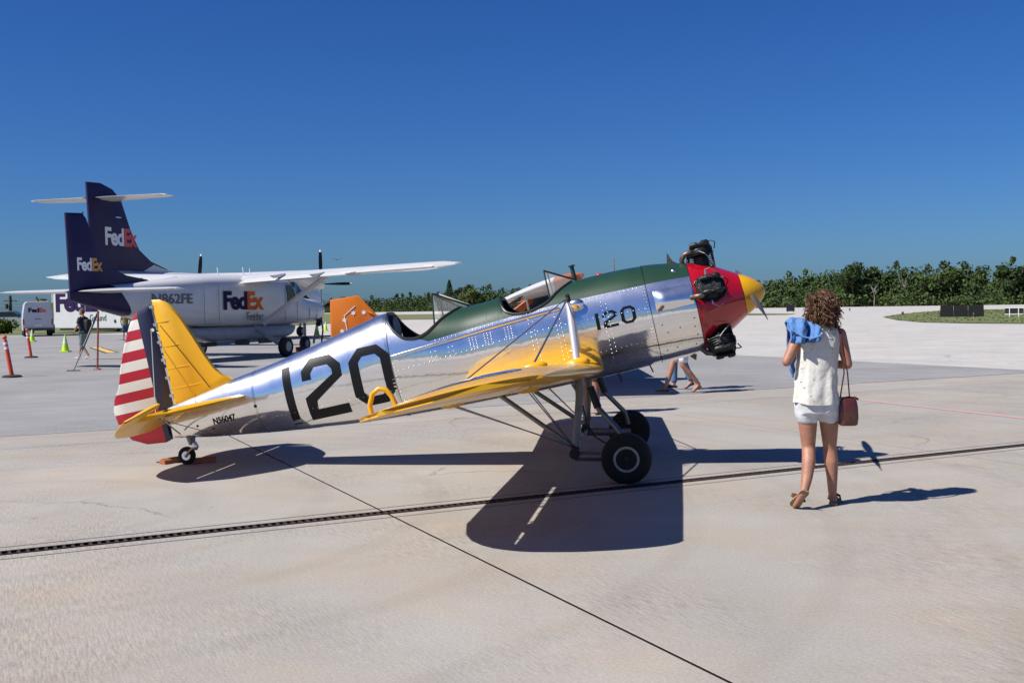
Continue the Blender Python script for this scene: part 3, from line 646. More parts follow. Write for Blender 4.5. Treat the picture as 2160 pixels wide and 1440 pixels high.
    MB().tube([Vector((-0.195, s * 0.43, 1.70)), foot], (0.019, 0.034), 16).build('bracing_strut', mat('strut_silver', (0.62, 0.62, 0.64), 0.35, 0.6), P)
    MB().ell((-0.14, s * 0.425, 1.675), (0.085, 0.04, 0.05)).build('strut_cover', ALU, P)
    MB().tube([(-0.197, s * 0.36, 1.70), (-0.197, s * 0.41, 1.78)], 0.022, 8).build('wire_fitting', BLKENG, P)
    for (fx, nm) in ((0.27, 'f'), (0.86, 'r')):
        e = wing_up(X0 - SW * 2.6 - fx, 2.6, side, 0.01); MB().tube([top, e], 0.009 if nm == 'f' else 0.006, 6).build('landing_wire', WIRE, P)
    # undercarriage
    yy = lambda v: s * v
    gl = MB().tube([(-0.215, yy(0.86), 1.0), (-0.39, yy(0.95), 0.40)], (0.035, 0.035), 14).build('oleo_leg', STEEL, P)
    MB().tube([(-0.265, yy(0.80), 0.98), (-0.345, yy(0.90), 0.44)], 0.016, 8).build('brake_tube', BROWNX, gl)
    MB().lathe([(-0.05, 0.05), (0.05, 0.05)], 14, Matrix.Translation((-0.412, yy(0.95), 0.345)) @ Matrix.Rotation(math.pi / 2, 4, 'Z')).build('pivot_block', BLKENG, gl)
    MB().tube([(-0.40, yy(0.95), 0.40), (-0.412, yy(0.95), 0.33)], 0.045, 10).build('lower_fitting', BLKENG, gl)
    MB().tube([(-0.15, yy(0.85), 0.90), (-0.119, yy(0.88), 0.70)], 0.036, 12).build('rubber_boot', BLKENG, gl)
    MB().tube([(-0.119, yy(0.88), 0.70), (0.045, yy(0.965), 0.43), (0.05, yy(0.975), 0.30)], [0.026, 0.026, 0.028], 12).build('side_strut', STEEL, gl)
    MB().tube([(-0.42, yy(0.945), 0.32), (-0.05, yy(0.96), 0.235), (0.06, yy(0.965), 0.22)], [(0.04, 0.045), (0.035, 0.04), (0.04, 0.045)], 12).build('axle_arm', STEEL, gl)
    MB().tube([(-1.0, yy(0.85), wing_pt(0.2, 0.70, False, side).z + 0.02), (-0.43, yy(0.93), 0.42)], (0.019, 0.023), 12).build('drag_strut', STEEL, gl)
    MB().tube([(-0.25, yy(0.88), 0.75), (-0.25, yy(0.90), 0.58), (-0.20, yy(0.93), 0.45), (-0.10, yy(0.95), 0.36), (0.02, yy(0.96), 0.33)], 0.008, 6).build('brake_hose', BLKENG, gl)
    for (f_, n_) in ((0.25, 2), (0.68, 2)):
        b_ = wing_pt(0.62, f_, False, side)
        for k in range(n_): MB().tube([b_ + Vector((0.02 * k - 0.01, 0, -0.01)), (-0.41 + 0.01 * k, yy(0.95), 0.41 - 0.015 * k)], 0.0055, 6).build('flying_wire', WIRE, P)
    # wheel
    wc = Vector((0.041, yy(1.06), 0.2185)); wr = 0.227
    prof = [(-0.085, 0.115), (-0.098, 0.15), (-0.096, 0.19), (-0.075, 0.216), (-0.04, wr), (0, wr + 0.001), (0.04, wr), (0.075, 0.216), (0.096, 0.19), (0.098, 0.15), (0.085, 0.115)]
    MW = Matrix.Translation(wc) @ Matrix.Rotation(-s * math.pi / 2 * -1, 4, 'Z')
    wh = MB().lathe(prof, 44, MW).build('wheel', RUBBER, P)
    mbt = MB()
    for k in range(40):
        t = k * math.pi / 20
        for rr in (-0.045, 0.0, 0.045): mbt.box(MW @ Vector((rr, (wr - 0.001) * math.cos(t), (wr - 0.001) * math.sin(t))), (0.022, 0.03, 0.006), M=Matrix.Rotation(0, 3, 'Z'))
    rim = MB().lathe([(0.070, 0.116), (0.088, 0.116), (0.090, 0.108), (0.084, 0.092), (0.066, 0.088), (0.060, 0.05), (0.075, 0.042), (0.080, 0.03), (0.080, 0.002)], 36, MW)
    rim.build('rim', mat('wheel_rim', (0.34, 0.33, 0.31), 0.45, 0.3, var=0.3, vscale=14), wh)
    MB().lathe([(0.0805, 0.088), (0.0665, 0.087), (0.064, 0.052), (0.0655, 0.05)], 30, MW, False).build('hub_plate', mat('hub_dark', (0.05, 0.048, 0.045), 0.5, 0.4), wh)
    MB().lathe([(0.08, 0.03), (0.095, 0.026), (0.098, 0.002)], 16, MW).build('hub_cap', BLKENG, wh)
# cross tube between the legs
MB().tube([(-0.40, -0.95, 0.34), (-0.40, 0.95, 0.34)], 0.018, 8).build('spreader_bar', STEEL, P)
for y in (-0.05, 0.05): MB().tube([(0.10, y * 4, 0.93), (0.12, y * 4, 0.83)], 0.008, 6).build('drain_pipe', BLKENG, P)
MB().tube([(0.42, -0.1, 0.94), (0.44, -0.1, 0.86)], 0.008, 6).build('drain_pipe', BLKENG, P)
MB().plate([(0.80, 0.95), (0.90, 0.95), (0.875, 0.875)], 0.05, inset=0.1).build('exhaust_stub', BROWNX, P)
# ------------------------------------------------------------------ tail
fin = [(-4.545, 2.735), (-4.461, 2.722), (-4.39, 2.676), (-4.336, 2.606), (-4.278, 2.505), (-4.195, 2.305), (-4.093, 2.03), (-4.02, 1.86), (-3.941, 1.757), (-3.85, 1.70), (-3.95, 1.66), (-4.30, 1.60), (-4.55, 1.57)]
fin = [(x * 0.9862, z - 0.013 * max(0, z - 1.6)) for x, z in fin]
fo = MB().plate(fin, 0.07, inset=0.10).build('fin', YELF, P)
for (xa, za, xb, zb) in ((-4.48, 2.47, -4.23, 2.46), (-4.483, 2.21, -4.13, 2.20), (-4.488, 1.975, -4.035, 1.965), (-4.488, 1.76, -3.915, 1.755)):
    for s in (-1, 1): MB().tube([(xa + .02, s * 0.033, za), ((xa + xb) / 2, s * 0.0375, (za + zb) / 2), (xb - .03, s * 0.020, zb)], (0.004, 0.008), 6).build('rib', YELF, fo)
RUD = bpy.data.materials.new('striped_rudder'); RUD.use_nodes = True; n_ = RUD.node_tree; b_ = n_.nodes['Principled BSDF']; b_.inputs['Roughness'].default_value = 0.4; b_.inputs['Coat Weight'].default_value = 0.15
tc_ = n_.nodes.new('ShaderNodeTexCoord'); sp_ = n_.nodes.new('ShaderNodeSeparateXYZ'); n_.links.new(tc_.outputs['Object'], sp_.inputs[0])
def mth(op, a, b=None):
    x = n_.nodes.new('ShaderNodeMath'); x.operation = op
    for i, v in enumerate((a, b)):
        if v is None: continue
        if isinstance(v, (int, float)): x.inputs[i].default_value = v
        else: n_.links.new(v, x.inputs[i])
    return x.outputs[0]
fr_ = mth('FRACT', mth('DIVIDE', mth('SUBTRACT', 2.555 + 2.1, sp_.outputs['Z']), 0.2075)); fr0 = mth('FRACT', (2.1 / 0.2075))
ph_ = mth('FRACT', mth('DIVIDE', mth('SUBTRACT', 2.555 + 0.2075 * 10, sp_.outputs['Z']), 0.2075))
isred = mth('GREATER_THAN', ph_, 0.5); top_ = mth('GREATER_THAN', sp_.outputs['Z'], 2.555); isred = mth('MAXIMUM', isred, top_); isred = mth('MAXIMUM', isred, mth('LESS_THAN', sp_.outputs['Z'], 1.355))
blue = mth('GREATER_THAN', sp_.outputs['X'], -4.668)
m1 = n_.nodes.new('ShaderNodeMix'); m1.data_type = 'RGBA'; m1.inputs[6].default_value = (0.58, 0.56, 0.50, 1); m1.inputs[7].default_value = (0.33, 0.004, 0.016, 1); n_.links.new(isred, m1.inputs[0])
m2 = n_.nodes.new('ShaderNodeMix'); m2.data_type = 'RGBA'; m2.inputs[7].default_value = (0.010, 0.012, 0.04, 1); n_.links.new(blue, m2.inputs[0]); n_.links.new(m1.outputs[2], m2.inputs[6]); n_.links.new(m2.outputs[2], b_.inputs['Base Color'])
rud = [(-4.575, 2.70), (-4.62, 2.695), (-4.72, 2.66), (-4.83, 2.56), (-4.955, 2.335), (-5.055, 2.11), (-5.13, 1.895), (-5.205, 1.79), (-5.24, 1.665), (-5.22, 1.52), (-5.11, 1.335), (-4.95, 1.255), (-4.74, 1.232), (-4.66, 1.255), (-4.655, 1.57), (-4.575, 1.60)]
rud = [(x * 0.9862, z - 0.013 * max(0, z - 1.6)) for x, z in rud]
ro = MB().plate(rud, 0.06, inset=0.09).build('rudder', RUD, P); tag(ro, 'rudder with red and white stripes and a dark blue hinge band')
for i in range(6): z = 1.70 + i * 0.19; MB().box((-4.497, 0, z), (0.04, 0.05, 0.03)).build('hinge', ALU2, fo, False)
MB().tube([(-4.537, -0.03, 2.41), (-4.537, -0.012, 2.41)], 0.02, 8).build('wire_fitting', WHITEP, fo)
zs = 1.53
stLE = pchip([0, 0.46, 0.75, 1.0, 1.18], [-3.62, -3.68, -3.79, -3.92, -4.02])
elTE = pchip([0.06, 0.5, 0.9, 1.1, 1.25, 1.36, 1.43], [-4.80, -4.80, -4.74, -4.65, -4.54, -4.44, -4.34])
for s in (-1, 1):
    ys = lin(0.0, 1.18, 12)
    st_ = MB().rings([[(stLE(y), s * y, zs), (stLE(y) - 0.06, s * y, zs + 0.022), (-4.05, s * y, zs + 0.034), (-4.33, s * y, zs + 0.02), (-4.33, s * y, zs - 0.02), (-4.05, s * y, zs - 0.034), (stLE(y) - 0.06, s * y, zs - 0.022)] for y in ys]).build('stabiliser', YELF, P)
    rs = []
    for y in lin(0.10, 1.43, 26):
        te = elTE(y); le = -4.352 if y < 1.19 else (-4.03 - 0.32 * ((y - 1.19) / 0.24) ** 1.6 if y < 1.42 else -4.33)
        t = 0.02 if y < 1.36 else 0.012
        rs.append([(le, s * y, 0.0), (le - 0.02, s * y, t), (le * 0.55 + te * 0.45, s * y, t * 0.9), (te, s * y, 0.003), (te, s * y, -0.003), (le * 0.55 + te * 0.45, s * y, -t * 0.9), (le - 0.02, s * y, -t)])
    D = Matrix.Translation((-4.345, 0, zs)) @ Matrix.Rotation(-R(19), 4, 'Y') @ Matrix.Translation((4.345, 0, 0))
    el = MB().rings(rs).xf(D).build('elevator', YELF, P)
    MB().tube([(-4.46, s * 0.10, 1.29), (-4.33, s * 0.75, zs - 0.02)], (0.006, 0.012), 8).build('stabiliser_brace', ALU2, P)
    MB().tube([(-4.55, s * 0.03, 2.41), (-4.33, s * 0.80, zs + 0.02)], 0.005, 6).build('tail_wire', WIRE, P)
    MB().tube([(-4.05, s * 0.14, 1.20), (-4.33, s * 0.85, zs - 0.02)], 0.004, 6).build('tail_wire', WIRE, P)
    MB().tube([(-4.22, s * 0.015, 2.42), (-4.02, s * 0.03, 1.70)], 0.003, 6).build('tail_wire', WIRE, P) if False else None
    MB().tube([(-4.44, s * 0.035, 2.44), (-4.05, s * 0.06, 1.69)], 0.0035, 6).build('tail_wire', BLKENG, P)
# tail wheel
tp = MB().tube([(-4.40, 0, 1.24), (-4.405, 0, 1.15)], [0.05, 0.032], 12).build('tail_post', STEEL, P)
MB().tube([(-4.385, 0, 1.17), (-4.375, 0, 1.12), (-4.39, 0, 1.10)], [0.03, 0.036, 0.03], 10).build('swivel', ALU2, tp)
for s in (-1, 1): MB().tube([(-4.385, s * 0.02, 1.115), (-4.42, s * 0.048, 1.10), (-4.49, s * 0.045, 1.05)], (0.022, 0.014), 8).build('fork_arm', ALU, tp)
tw = MB().lathe([(-0.020, 0.045), (-0.031, 0.062), (-0.027, 0.085), (-0.011, 0.0935), (0.011, 0.0935), (0.027, 0.085), (0.031, 0.062), (0.020, 0.045)], 26, Matrix.Translation((-4.487, 0, 1.051)) @ Matrix.Rotation(math.pi / 2, 4, 'Z')).build('tail_wheel', RUBBER, P)
MB().lathe([(-0.027, 0.047), (-0.026, 0.02), (-0.036, 0.012), (0.036, 0.012), (0.026, 0.02), (0.027, 0.047)], 18, Matrix.Translation((-4.487, 0, 1.051)) @ Matrix.Rotation(math.pi / 2, 4, 'Z')).build('rim', ALU2, tw)
# wooden chocks at the tail wheel
WOODO = mat('orange_painted_wood', (0.40, 0.125, 0.055), 0.7, var=0.4, vscale=9, stretch=(1, 4, 4))
def chock(name, loc, rz, L, label):
    mb = MB(); prof = [(-0.045, 0), (0.045, 0), (0.04, 0.04), (0.0, 0.06), (-0.04, 0.04)]
    mb.rings([[(x, p[0], p[1]) for p in prof] for x in (-L / 2, L / 2)]); o = mb.build(name, WOODO, None, False, loc, (0, 0, rz)); return tag(o, label, 'wheel chock')
chock('wheel_chock', (-3.64, 11.28, 0.001), R(58), 0.24, 'orange wooden chock lying behind the tail wheel')
chock('wheel_chock', (-3.31, 11.24, 0.001), R(30), 0.30, 'orange wooden chock in front of the tail wheel, in shadow')
# ------------------------------------------------------------------ parked cargo aircraft behind
PW = mat('aircraft_white', (0.62, 0.615, 0.60), 0.35, var=0.06, vscale=1.5, coat=0.25); PURP = mat('purple_livery', (0.021, 0.015, 0.068), 0.5, var=0.08, vscale=2, spec=0.3)
PGREY = mat('aircraft_grey', (0.30, 0.31, 0.33), 0.45, var=0.15, vscale=2); LWHT = mat('letter_white', (0.75, 0.75, 0.75), 0.4); LORG = mat('letter_orange', (0.62, 0.13, 0.02), 0.7, spec=0.15); LRED = mat('letter_red', (0.70, 0.06, 0.05), 0.4)
LGOLD = mat('letter_gold', (0.62, 0.28, 0.03), 0.4); LPUR = mat('letter_purple', (0.022, 0.010, 0.055), 0.7, spec=0.15); LGRY = mat('letter_grey', (0.07, 0.07, 0.075), 0.7, spec=0.15); DKGLASS = mat('dark_window', (0.010, 0.018, 0.022), 0.05, spec=0.8)
TEAL = mat('windscreen_teal', (0.02, 0.09, 0.10), 0.06, spec=0.8)
def superloft(name, st, m, parent, n=28, ex=3.0, x0=None, x1=None, skew=0.0):
    """st: (x, top, bottom, half width)"""
    xs = [s[0] for s in st]; f1, f2, f3 = (pchip(xs, [s[k] for s in st]) for k in (1, 2, 3)); a = xs[0] if x0 is None else x0; b = xs[-1] if x1 is None else x1
    rs = []
    for x in lin(a, b, 36):
        ring = []
        for j in range(n):
            q = 2 * math.pi * j / n; c, s_ = math.cos(q), math.sin(q); e = 2 / ex; xx = x
            t, bo, w = f1(xx), f2(xx), f3(xx); ring.append((xx, w * math.copysign(abs(s_) ** e, s_), (t + bo) / 2 - (t - bo) / 2 * math.copysign(abs(c) ** e, c)))
        if skew:
            r2 = []; k = max(0, 1 - abs(x - skew) / 1.4)
            for j in range(n):
                q = 2 * math.pi * j / n; c, s_ = math.cos(q), math.sin(q); e = 2 / ex; xn = x - 0.75 * (ring[j][2] - 1.9) * k; t, bo, w = f1(xn), f2(xn), f3(xn)
                r2.append((xn, w * math.copysign(abs(s_) ** e, s_), (t + bo) / 2 - (t - bo) / 2 * math.copysign(abs(c) ** e, c)))
            ring = r2
        rs.append(ring)
    return MB().rings(rs).build(name, m, parent, sharp=50)
def flat_wing(name, side, y0, y1, le0, c0, le1, c1, z0, z1, m, parent, t=0.13, inc=0.05, ny=14, nf=14, f0=0.0, f1=1.0, tip=0.12):
    rs = []
    for i in range(ny + 1):
        v = i / ny; y = y0 + (y1 - y0) * v; le = le0 + (le1 - le0) * v; c = c0 + (c1 - c0) * v; k = 1.0
        if v > 1 - tip: q = (v - (1 - tip)) / tip; k = math.sqrt(max(0.02, 1 - q * q)); 
        fs = [f0 + (f1 - f0) * (0.5 - 0.5 * math.cos(math.pi * j / nf)) for j in range(nf + 1)]
        def pt(f, up):
            u, l = airfoil(f, t, 0.02); md = (u + l) / 2; return (le - f * c - (1 - k) * 0.2 * c * (0.5 - f), -side * y, z0 + (z1 - z0) * v - inc * f * c + c * (md + (u - md) * k * (1 if up else -1)))
        rs.append([pt(f, True) for f in fs] + [pt(f, False) for f in reversed(fs)])
    return MB().rings(rs).build(name, m, parent, sharp=50)
def simple_wheel(c, r, w, parent, rimm=None):
    M = Matrix.Translation(c) @ Matrix.Rotation(math.pi / 2, 4, 'Z')
    t = MB().lathe([(-w / 2, r * .55), (-w / 2, r * .85), (-w * .3, r), (w * .3, r), (w / 2, r * .85), (w / 2, r * .55)], 24, M).build('wheel', RUBBER, parent)
    MB().lathe([(-w * .52, r * .5), (-w * .48, r * .15), (w * .48, r * .15), (w * .52, r * .5)], 18, M).build('rim', rimm or PGREY, t); return t
# --- high-wing single-engine freighter
C2 = thing('cargo_airplane', 'white high-wing single-engine freight airplane with purple tail and grey belly pod', 'airplane', (-9.52, 37.56, 0), (0, 0, 1.197), scale=1.019)
cst = [(-7.9, 2.20, 1.95, .05), (-7.2, 2.30, 1.78, .22), (-5.5, 2.46, 1.42, .48), (-4.0, 2.60, 1.18, .66), (-2.5, 2.72, 1.06, .77), (0, 2.78, 1.03, .81), (1.7, 2.78, 1.03, .81), (2.3, 2.62, 1.03, .79), (2.8, 2.22, 1.04, .74), (3.2, 2.06, 1.05, .70), (4.2, 1.95, 1.10, .56), (4.85, 1.80, 1.28, .38)]
fus = superloft('fuselage', cst, PW, C2, 30, 3.2, -6.05, 4.85, -6.05)
superloft('tail_cone', cst, PURP, C2, 30, 3.2, -7.9, -6.054, -6.054)
superloft('cargo_pod', [(-3.7, 1.06, 1.00, .2), (-3.0, 1.06, .72, .55), (-2.0, 1.06, .56, .66), (1.6, 1.06, .56, .66), (2.3, 1.06, .66, .6), (2.6, 1.04, .85, .5)], PGREY, C2, 24, 4.0)
for x in (-2.4, -0.6, 0.75): MB().box((x, -0.45, 0.50), (0.7, 0.1, 0.14)).build('pod_step', BLKENG, C2, False)
for side in (1, -1):
    w2 = flat_wing('wing', side, 0.0, 8.3, 0.75, 2.05, 0.50, 1.22, 2.66, 2.99, PW, C2, 0.16, 0.085, f1=0.76)
    flat_wing('flap', side, 0.85, 5.0, 0.72, 2.0, 0.58, 1.55, 2.69, 2.86, PW, w2, 0.16, 0.105, f0=0.77, ny=6, tip=0.001); flat_wing('aileron', side, 5.05, 7.6, 0.58, 1.54, 0.50, 1.26, 2.865, 2.965, PW, w2, 0.16, 0.09, f0=0.77, ny=6, tip=0.001)
    for yy_ in (2.2, 3.7, 5.0): MB().plate([(-0.55, 2.66), (-1.25, 2.62), (-1.45, 2.70), (-0.6, 2.80)], 0.10, off=-side * yy_).build('flap_track', PW, w2)
    MB().tube([(0.15, -side * 0.80, 1.12), (0.20, -side * 3.35, 2.72)], (0.04, 0.10), 10).build('wing_strut', PW, C2)
    tpn = flat_wing('tailplane', side, 0.0, 3.12, -6.35, 1.45, -6.75, 0.85, 2.18, 2.20, PW, C2, 0.10, 0.0, f1=0.62); flat_wing('elevator', side, 0.25, 3.05, -6.4, 1.42, -6.74, 0.86, 2.18, 2.20, PW, tpn, 0.10, 0.0, f0=0.635, tip=0.04)
    MB().tube([(-0.05, -side * 0.55, 1.0), (-0.02, -side * 1.70, 0.34)], [(0.06, 0.10), (0.04, 0.07)], 10).build('gear_leg', PGREY, C2)
    simple_wheel((0, -side * 1.78, 0.335), 0.335, 0.24, C2)
    for (a, b) in (((1.55, 1.98), 0.62), ((1.0, 1.98), 0.0)):
        pass
    cw = MB(); y = -side * 0.822
    cw.rings([[(1.62, y, 1.86), (2.15, y * 0.985, 1.86), (2.22, y * 0.985, 2.05), (1.95, y, 2.46), (1.62, y, 2.46)], [(1.62, y * .97, 1.86), (2.15, y * .955, 1.86), (2.22, y * .955, 2.05), (1.95, y * .97, 2.46), (1.62, y * .97, 2.46)]]).build('cockpit_window', DKGLASS, C2, False)
    cw = MB(); cw.add([(2.36, -side * 0.80, 2.07), (2.78, -side * 0.77, 2.10), (2.42, -side * 0.70, 2.54), (2.10, -side * 0.80, 2.52)], [(0, 1, 2, 3)]).build('windscreen', TEAL, C2, False)
cw = MB().add([(2.84, -0.70, 2.20), (2.84, 0.70, 2.20), (2.36, 0.66, 2.60), (2.36, -0.66, 2.60)], [(0, 1, 2, 3)]).build('windscreen', TEAL, C2, False)
fn = MB().plate([(-7.95, 4.35), (-7.35, 4.38), (-6.95, 3.55), (-6.45, 2.9), (-5.6, 2.62), (-4.6, 2.50), (-6.5, 2.3), (-7.85, 2.15)], 0.20, inset=0.10).build('fin', PURP, C2)
MB().tube([(-7.32, 0, 3.75), (-7.28, 0, 4.42)], 0.02, 6).build('aerial', PURP, fn)
MB().ell((-7.35, -0.09, 3.42), (0.17, 0.01, 0.02)).build('light_strip', LWHT, fn)
for sg in (-1, 1):
    ax = (1, 0, 0) if sg < 0 else (-1, 0, 0)
    x0 = -7.66 if sg < 0 else -6.68
    lettering('livery_lettering', 'Fed', 0.37, (x0, sg * 0.105, 2.76), ax, (0, 0, 1), LWHT, fn, 0.035, 0.56, 0.92)
    lettering('livery_lettering', 'Ex', 0.37, (x0 - sg * 0.58, sg * 0.105, 2.76), ax, (0, 0, 1), LGOLD, fn, 0.035, 0.40, 0.92)
    x0 = -2.05 if sg < 0 else 0.3
    lettering('livery_lettering', 'Fed', 0.62, (x0, sg * 0.818, 1.60), ax, (0, 0, 1), LPUR, fus, 0.04, 1.28, 0.9)
    lettering('livery_lettering', 'Ex', 0.62, (x0 - sg * 1.29, sg * 0.818, 1.60), ax, (0, 0, 1), LORG, fus, 0.04, 0.95, 0.9)
    lettering('livery_lettering', 'Feeder', 0.28, (x0 - sg * 1.25, sg * 0.818, 1.24), ax, (0, 0, 1), LGRY, fus, 0.0, 0.95)
    lettering('registration', 'N862FE', 0.31, ((-5.15, -0.555, 1.82) if sg < 0 else (-3.5, 0.75, 1.82)), Vector((2.25, -0.255, 0)).normalized() if sg < 0 else Vector((-2.25, -0.255, 0)).normalized(), (0, 0, 1), mat('reg_grey', (0.16, 0.16, 0.17), 0.7, spec=0.15), fus, 0.015, 1.65)
SEAM = mat('panel_seam', (0.16, 0.16, 0.17), 0.7)
for sg in (-1, 1):
    y = sg * 0.815
    for (xa, xb_, za, zb) in ((1.50, 2.28, 1.12, 2.56), (-3.05, -2.30, 1.18, 2.45)):
        MB().tube([(xa, y, za), (xb_, y, za), (xb_, y, zb), (xa, y, zb), (xa, y, za)], 0.009, 4).build('door_seam', SEAM, fus)
    for x in (3.25, 3.9): MB().tube([(x, sg * f_, z) for f_, z in ((0.60 if x > 3.5 else 0.70, 1.20), (0.61 if x > 3.5 else 0.705, 1.6), (0.5 if x > 3.5 else 0.6, 1.92))], 0.009, 4).build('cowl_seam', SEAM, fus)
MB().tube([(4.3, -0.42, 1.18), (4.1, -0.62, 1.05), (3.9, -0.66, 1.02)], [0.09, 0.10, 0.09], 10).build('exhaust_stack', BLKENG, C2)
MB().tube([(4.0, 0, 1.1), (4.0, 0, 0.45)], 0.06, 8).build('nose_leg', PGREY, C2); simple_wheel((4.0, 0, 0.28), 0.28, 0.2, C2)
MB().lathe([(4.85, 0.22), (5.05, 0.19), (5.22, 0.10), (5.28, 0.01)], 20, Matrix.Translation((0, 0, 1.55))).build('spinner', PW, C2)
p2 = MB().lathe([(4.9, 0.06), (5.0, 0.06)], 10, Matrix.Translation((0, 0, 1.55))).build('propeller', BLKENG, C2)
for k in range(3): blade(R(40) + k * 2.0944, p2, m=BLACK, L=1.32, x0=4.98, zc=1.55, ch=0.17)
for (x, y) in ((-0.8, 0.3), (-0.2, -0.3), (0.9, 0.2)): MB().tube([(x, y, 2.72), (x - 0.06, y, 3.05)], 0.02, 6).build('aerial', PW, C2)
MB().tube([(4.6, -0.36, 1.3), (4.5, -0.5, 0.8), (4.4, -0.45, 0.05)], 0.035, 6).build('engine_cover_strap', BLKENG, C2)
ck = MB().box((0, 0, 0.09), (0.5, 0.22, 0.18)).build('wheel_chock', mat('dull_red_wood', (0.22, 0.05, 0.03), 0.8), None, False, (-8.05, 40.9, 0), (0, 0, 0.3)); tag(ck, 'dull red chock under the nose wheel of the freight airplane', 'wheel chock')
# tail stand under the freighter's tail
ts = thing('tail_stand', 'silver and rust-red tripod tail stand under the purple tail', 'stand', (-12.35, 30.2, 0))
MB().tube([(0.55, 0.3, 1.66), (0.2, 0.0, 0.62)], 0.03, 8).build('upper_tube', STEEL, ts); MB().tube([(0.2, 0, 0.70), (0.16, 0, 0.60)], 0.06, 10).build('clamp', STEEL, ts)
MB().tube([(0.2, 0, 0.62), (0.05, -0.35, 0.02)], 0.022, 8).build('lower_tube', STEEL, ts); MB().tube([(0.58, 0.2, 1.66), (0.55, 0.1, 0.03)], 0.028, 8).build('leg', mat('rust_red_paint', (0.28, 0.07, 0.04), 0.6), ts)
MB().lathe([(0, 0.11), (0.02, 0.10), (0.05, 0.04)], 14, Matrix.Translation((0.55, 0.1, 0.0)) @ Matrix.Rotation(-math.pi / 2, 4, 'Y')).build('foot', MATS['rust_red_paint'], ts); MB().box((0.05, -0.35, 0.01), (0.35, 0.12, 0.02)).build('foot', STEEL, ts, False)
# --- twin turboprop with a T-tail
A = thing('turboprop_airliner', 'white twin-propeller freight airliner with tall purple T-tail, parked behind the smaller freighter', 'airplane', (-15.08, 58.59, 0), (0, 0, 1.279), scale=0.966)
ast = [(-13.0, 3.55, 3.0, .06), (-12.0, 3.62, 2.75, .35), (-10, 3.68, 2.2, .8), (-7.5, 3.68, 1.55, 1.15), (-4.5, 3.68, 1.0, 1.36), (0, 3.68, .85, 1.4), (6.5, 3.66, .85, 1.38), (8.2, 3.3, .95, 1.15), (9.6, 2.5, 1.2, .6), (10.1, 2.0, 1.5, .1)]
af = superloft('fuselage', ast, PW, A, 30, 2.1, -10.5, 10.1); superloft('tail_cone', ast, PW, A, 30, 2.1, -13.0, -10.504)
for side in (1, -1):
    aw = flat_wing('wing', side, 0.0, 12.28, 1.3, 2.55, 0.75, 1.4, 3.62, 3.80, PW, A, 0.17, 0.06, f1=0.74); flat_wing('flap', side, 1.4, 8.6, 1.25, 2.5, 0.9, 1.8, 3.64, 3.75, PW, aw, 0.17, 0.075, f0=0.75, tip=0.001)
    nac = superloft('engine_nacelle', [(-1.6, 3.7, 3.35, .12), (-0.5, 3.8, 3.0, .42), (1.5, 3.75, 2.75, .5), (2.3, 3.45, 2.8, .36)], PW, A, 20, 2.4)
    nac.location = (0, -side * 4.05, 0)
    pp = MB().lathe([(2.32, 0.30), (2.6, 0.22), (2.85, 0.05)], 16, Matrix.Translation((0, -side * 4.05, 3.12))).build('propeller', PW, A)
    for k in range(4):
        b = blade(R(90 if side > 0 else 96) + k * math.pi / 2, pp, m=BLACK, L=1.96, x0=2.5, zc=3.12, ch=0.16); b.location = (0, -side * 4.05, 0)
        d_ = Vector((0, math.cos(R(90 if side > 0 else 96) + k * math.pi / 2), math.sin(R(90 if side > 0 else 96) + k * math.pi / 2))); cc_ = Vector((2.5, -side * 4.05, 3.12))
        MB().tube([cc_ + d_ * 1.86, cc_ + d_ * 1.97], (0.06, 0.03), 8).build('blade_tip', LWHT, pp)
    at_ = flat_wing('tailplane', side, 0.0, 3.68, -10.65, 1.75, -11.1, 1.1, 6.92, 6.95, PW, A, 0.11, 0.0, f1=0.66); flat_wing('elevator', side, 0.35, 3.5, -10.7, 1.72, -11.08, 1.12, 6.92, 6.95, PW, at_, 0.11, 0.0, f0=0.675, tip=0.03)
    MB().tube([(-0.4, -side * 1.2, 1.2), (-0.4, -side * 1.9, 0.5)], 0.10, 8).build('gear_leg', PGREY, A)
    for dy in (-0.22, 0.22): simple_wheel((-0.4, -side * 2.05 + dy, 0.42), 0.42, 0.26, A)
an = MB().plate([(-12.55, 7.62), (-11.6, 7.66), (-10.75, 7.45), (-10.35, 7.15), (-9.55, 5.5), (-8.9, 4.6), (-7.9, 4.02), (-6.4, 3.62), (-9.0, 3.4), (-12.3, 3.5)], 0.34, inset=0.10).build('fin', PURP, A)
MB().plate([(-7.9, 4.02), (-6.9, 3.80), (-5.6, 3.66), (-7.0, 3.5), (-9.2, 3.5)], 0.36, inset=0.05).build('dorsal_fin', PW, an)
MB().ell((-10.55, -0.19, 6.15), (0.22, 0.012, 0.025)).build('light_strip', LWHT, an)
for sg in (-1, 1):
    ax = (1, 0, 0) if sg < 0 else (-1, 0, 0); x0 = -11.55 if sg < 0 else -9.0
    lettering('livery_lettering', 'Fed', 0.85, (x0, sg * 0.185, 4.80), ax, (0, 0, 1), LWHT, an, 0.035, 1.38, 0.92); lettering('livery_lettering', 'Ex', 0.85, (x0 - sg * 1.42, sg * 0.185, 4.80), ax, (0, 0, 1), LRED, an, 0.035, 0.95, 0.92)
MB().tube([(7.5, 0, 1.0), (7.5, 0, 0.4)], 0.09, 8).build('nose_leg', PGREY, A); simple_wheel((7.5, 0, 0.3), 0.3, 0.3, A)
# --- orange and white kit plane just behind the trainer
ORG = mat('orange_paint', (0.56, 0.155, 0.005), 0.32, var=0.06, vscale=3, coat=0.35); KW = mat('kit_white', (0.62, 0.61, 0.59), 0.4, var=0.05, vscale=3, coat=0.2)
K = thing('kit_airplane', 'orange and white high-wing kit airplane with starred orange fin, mostly hidden behind the silver trainer', 'airplane', (0.75, 22.3, 0), (0, 0, R(-1)))
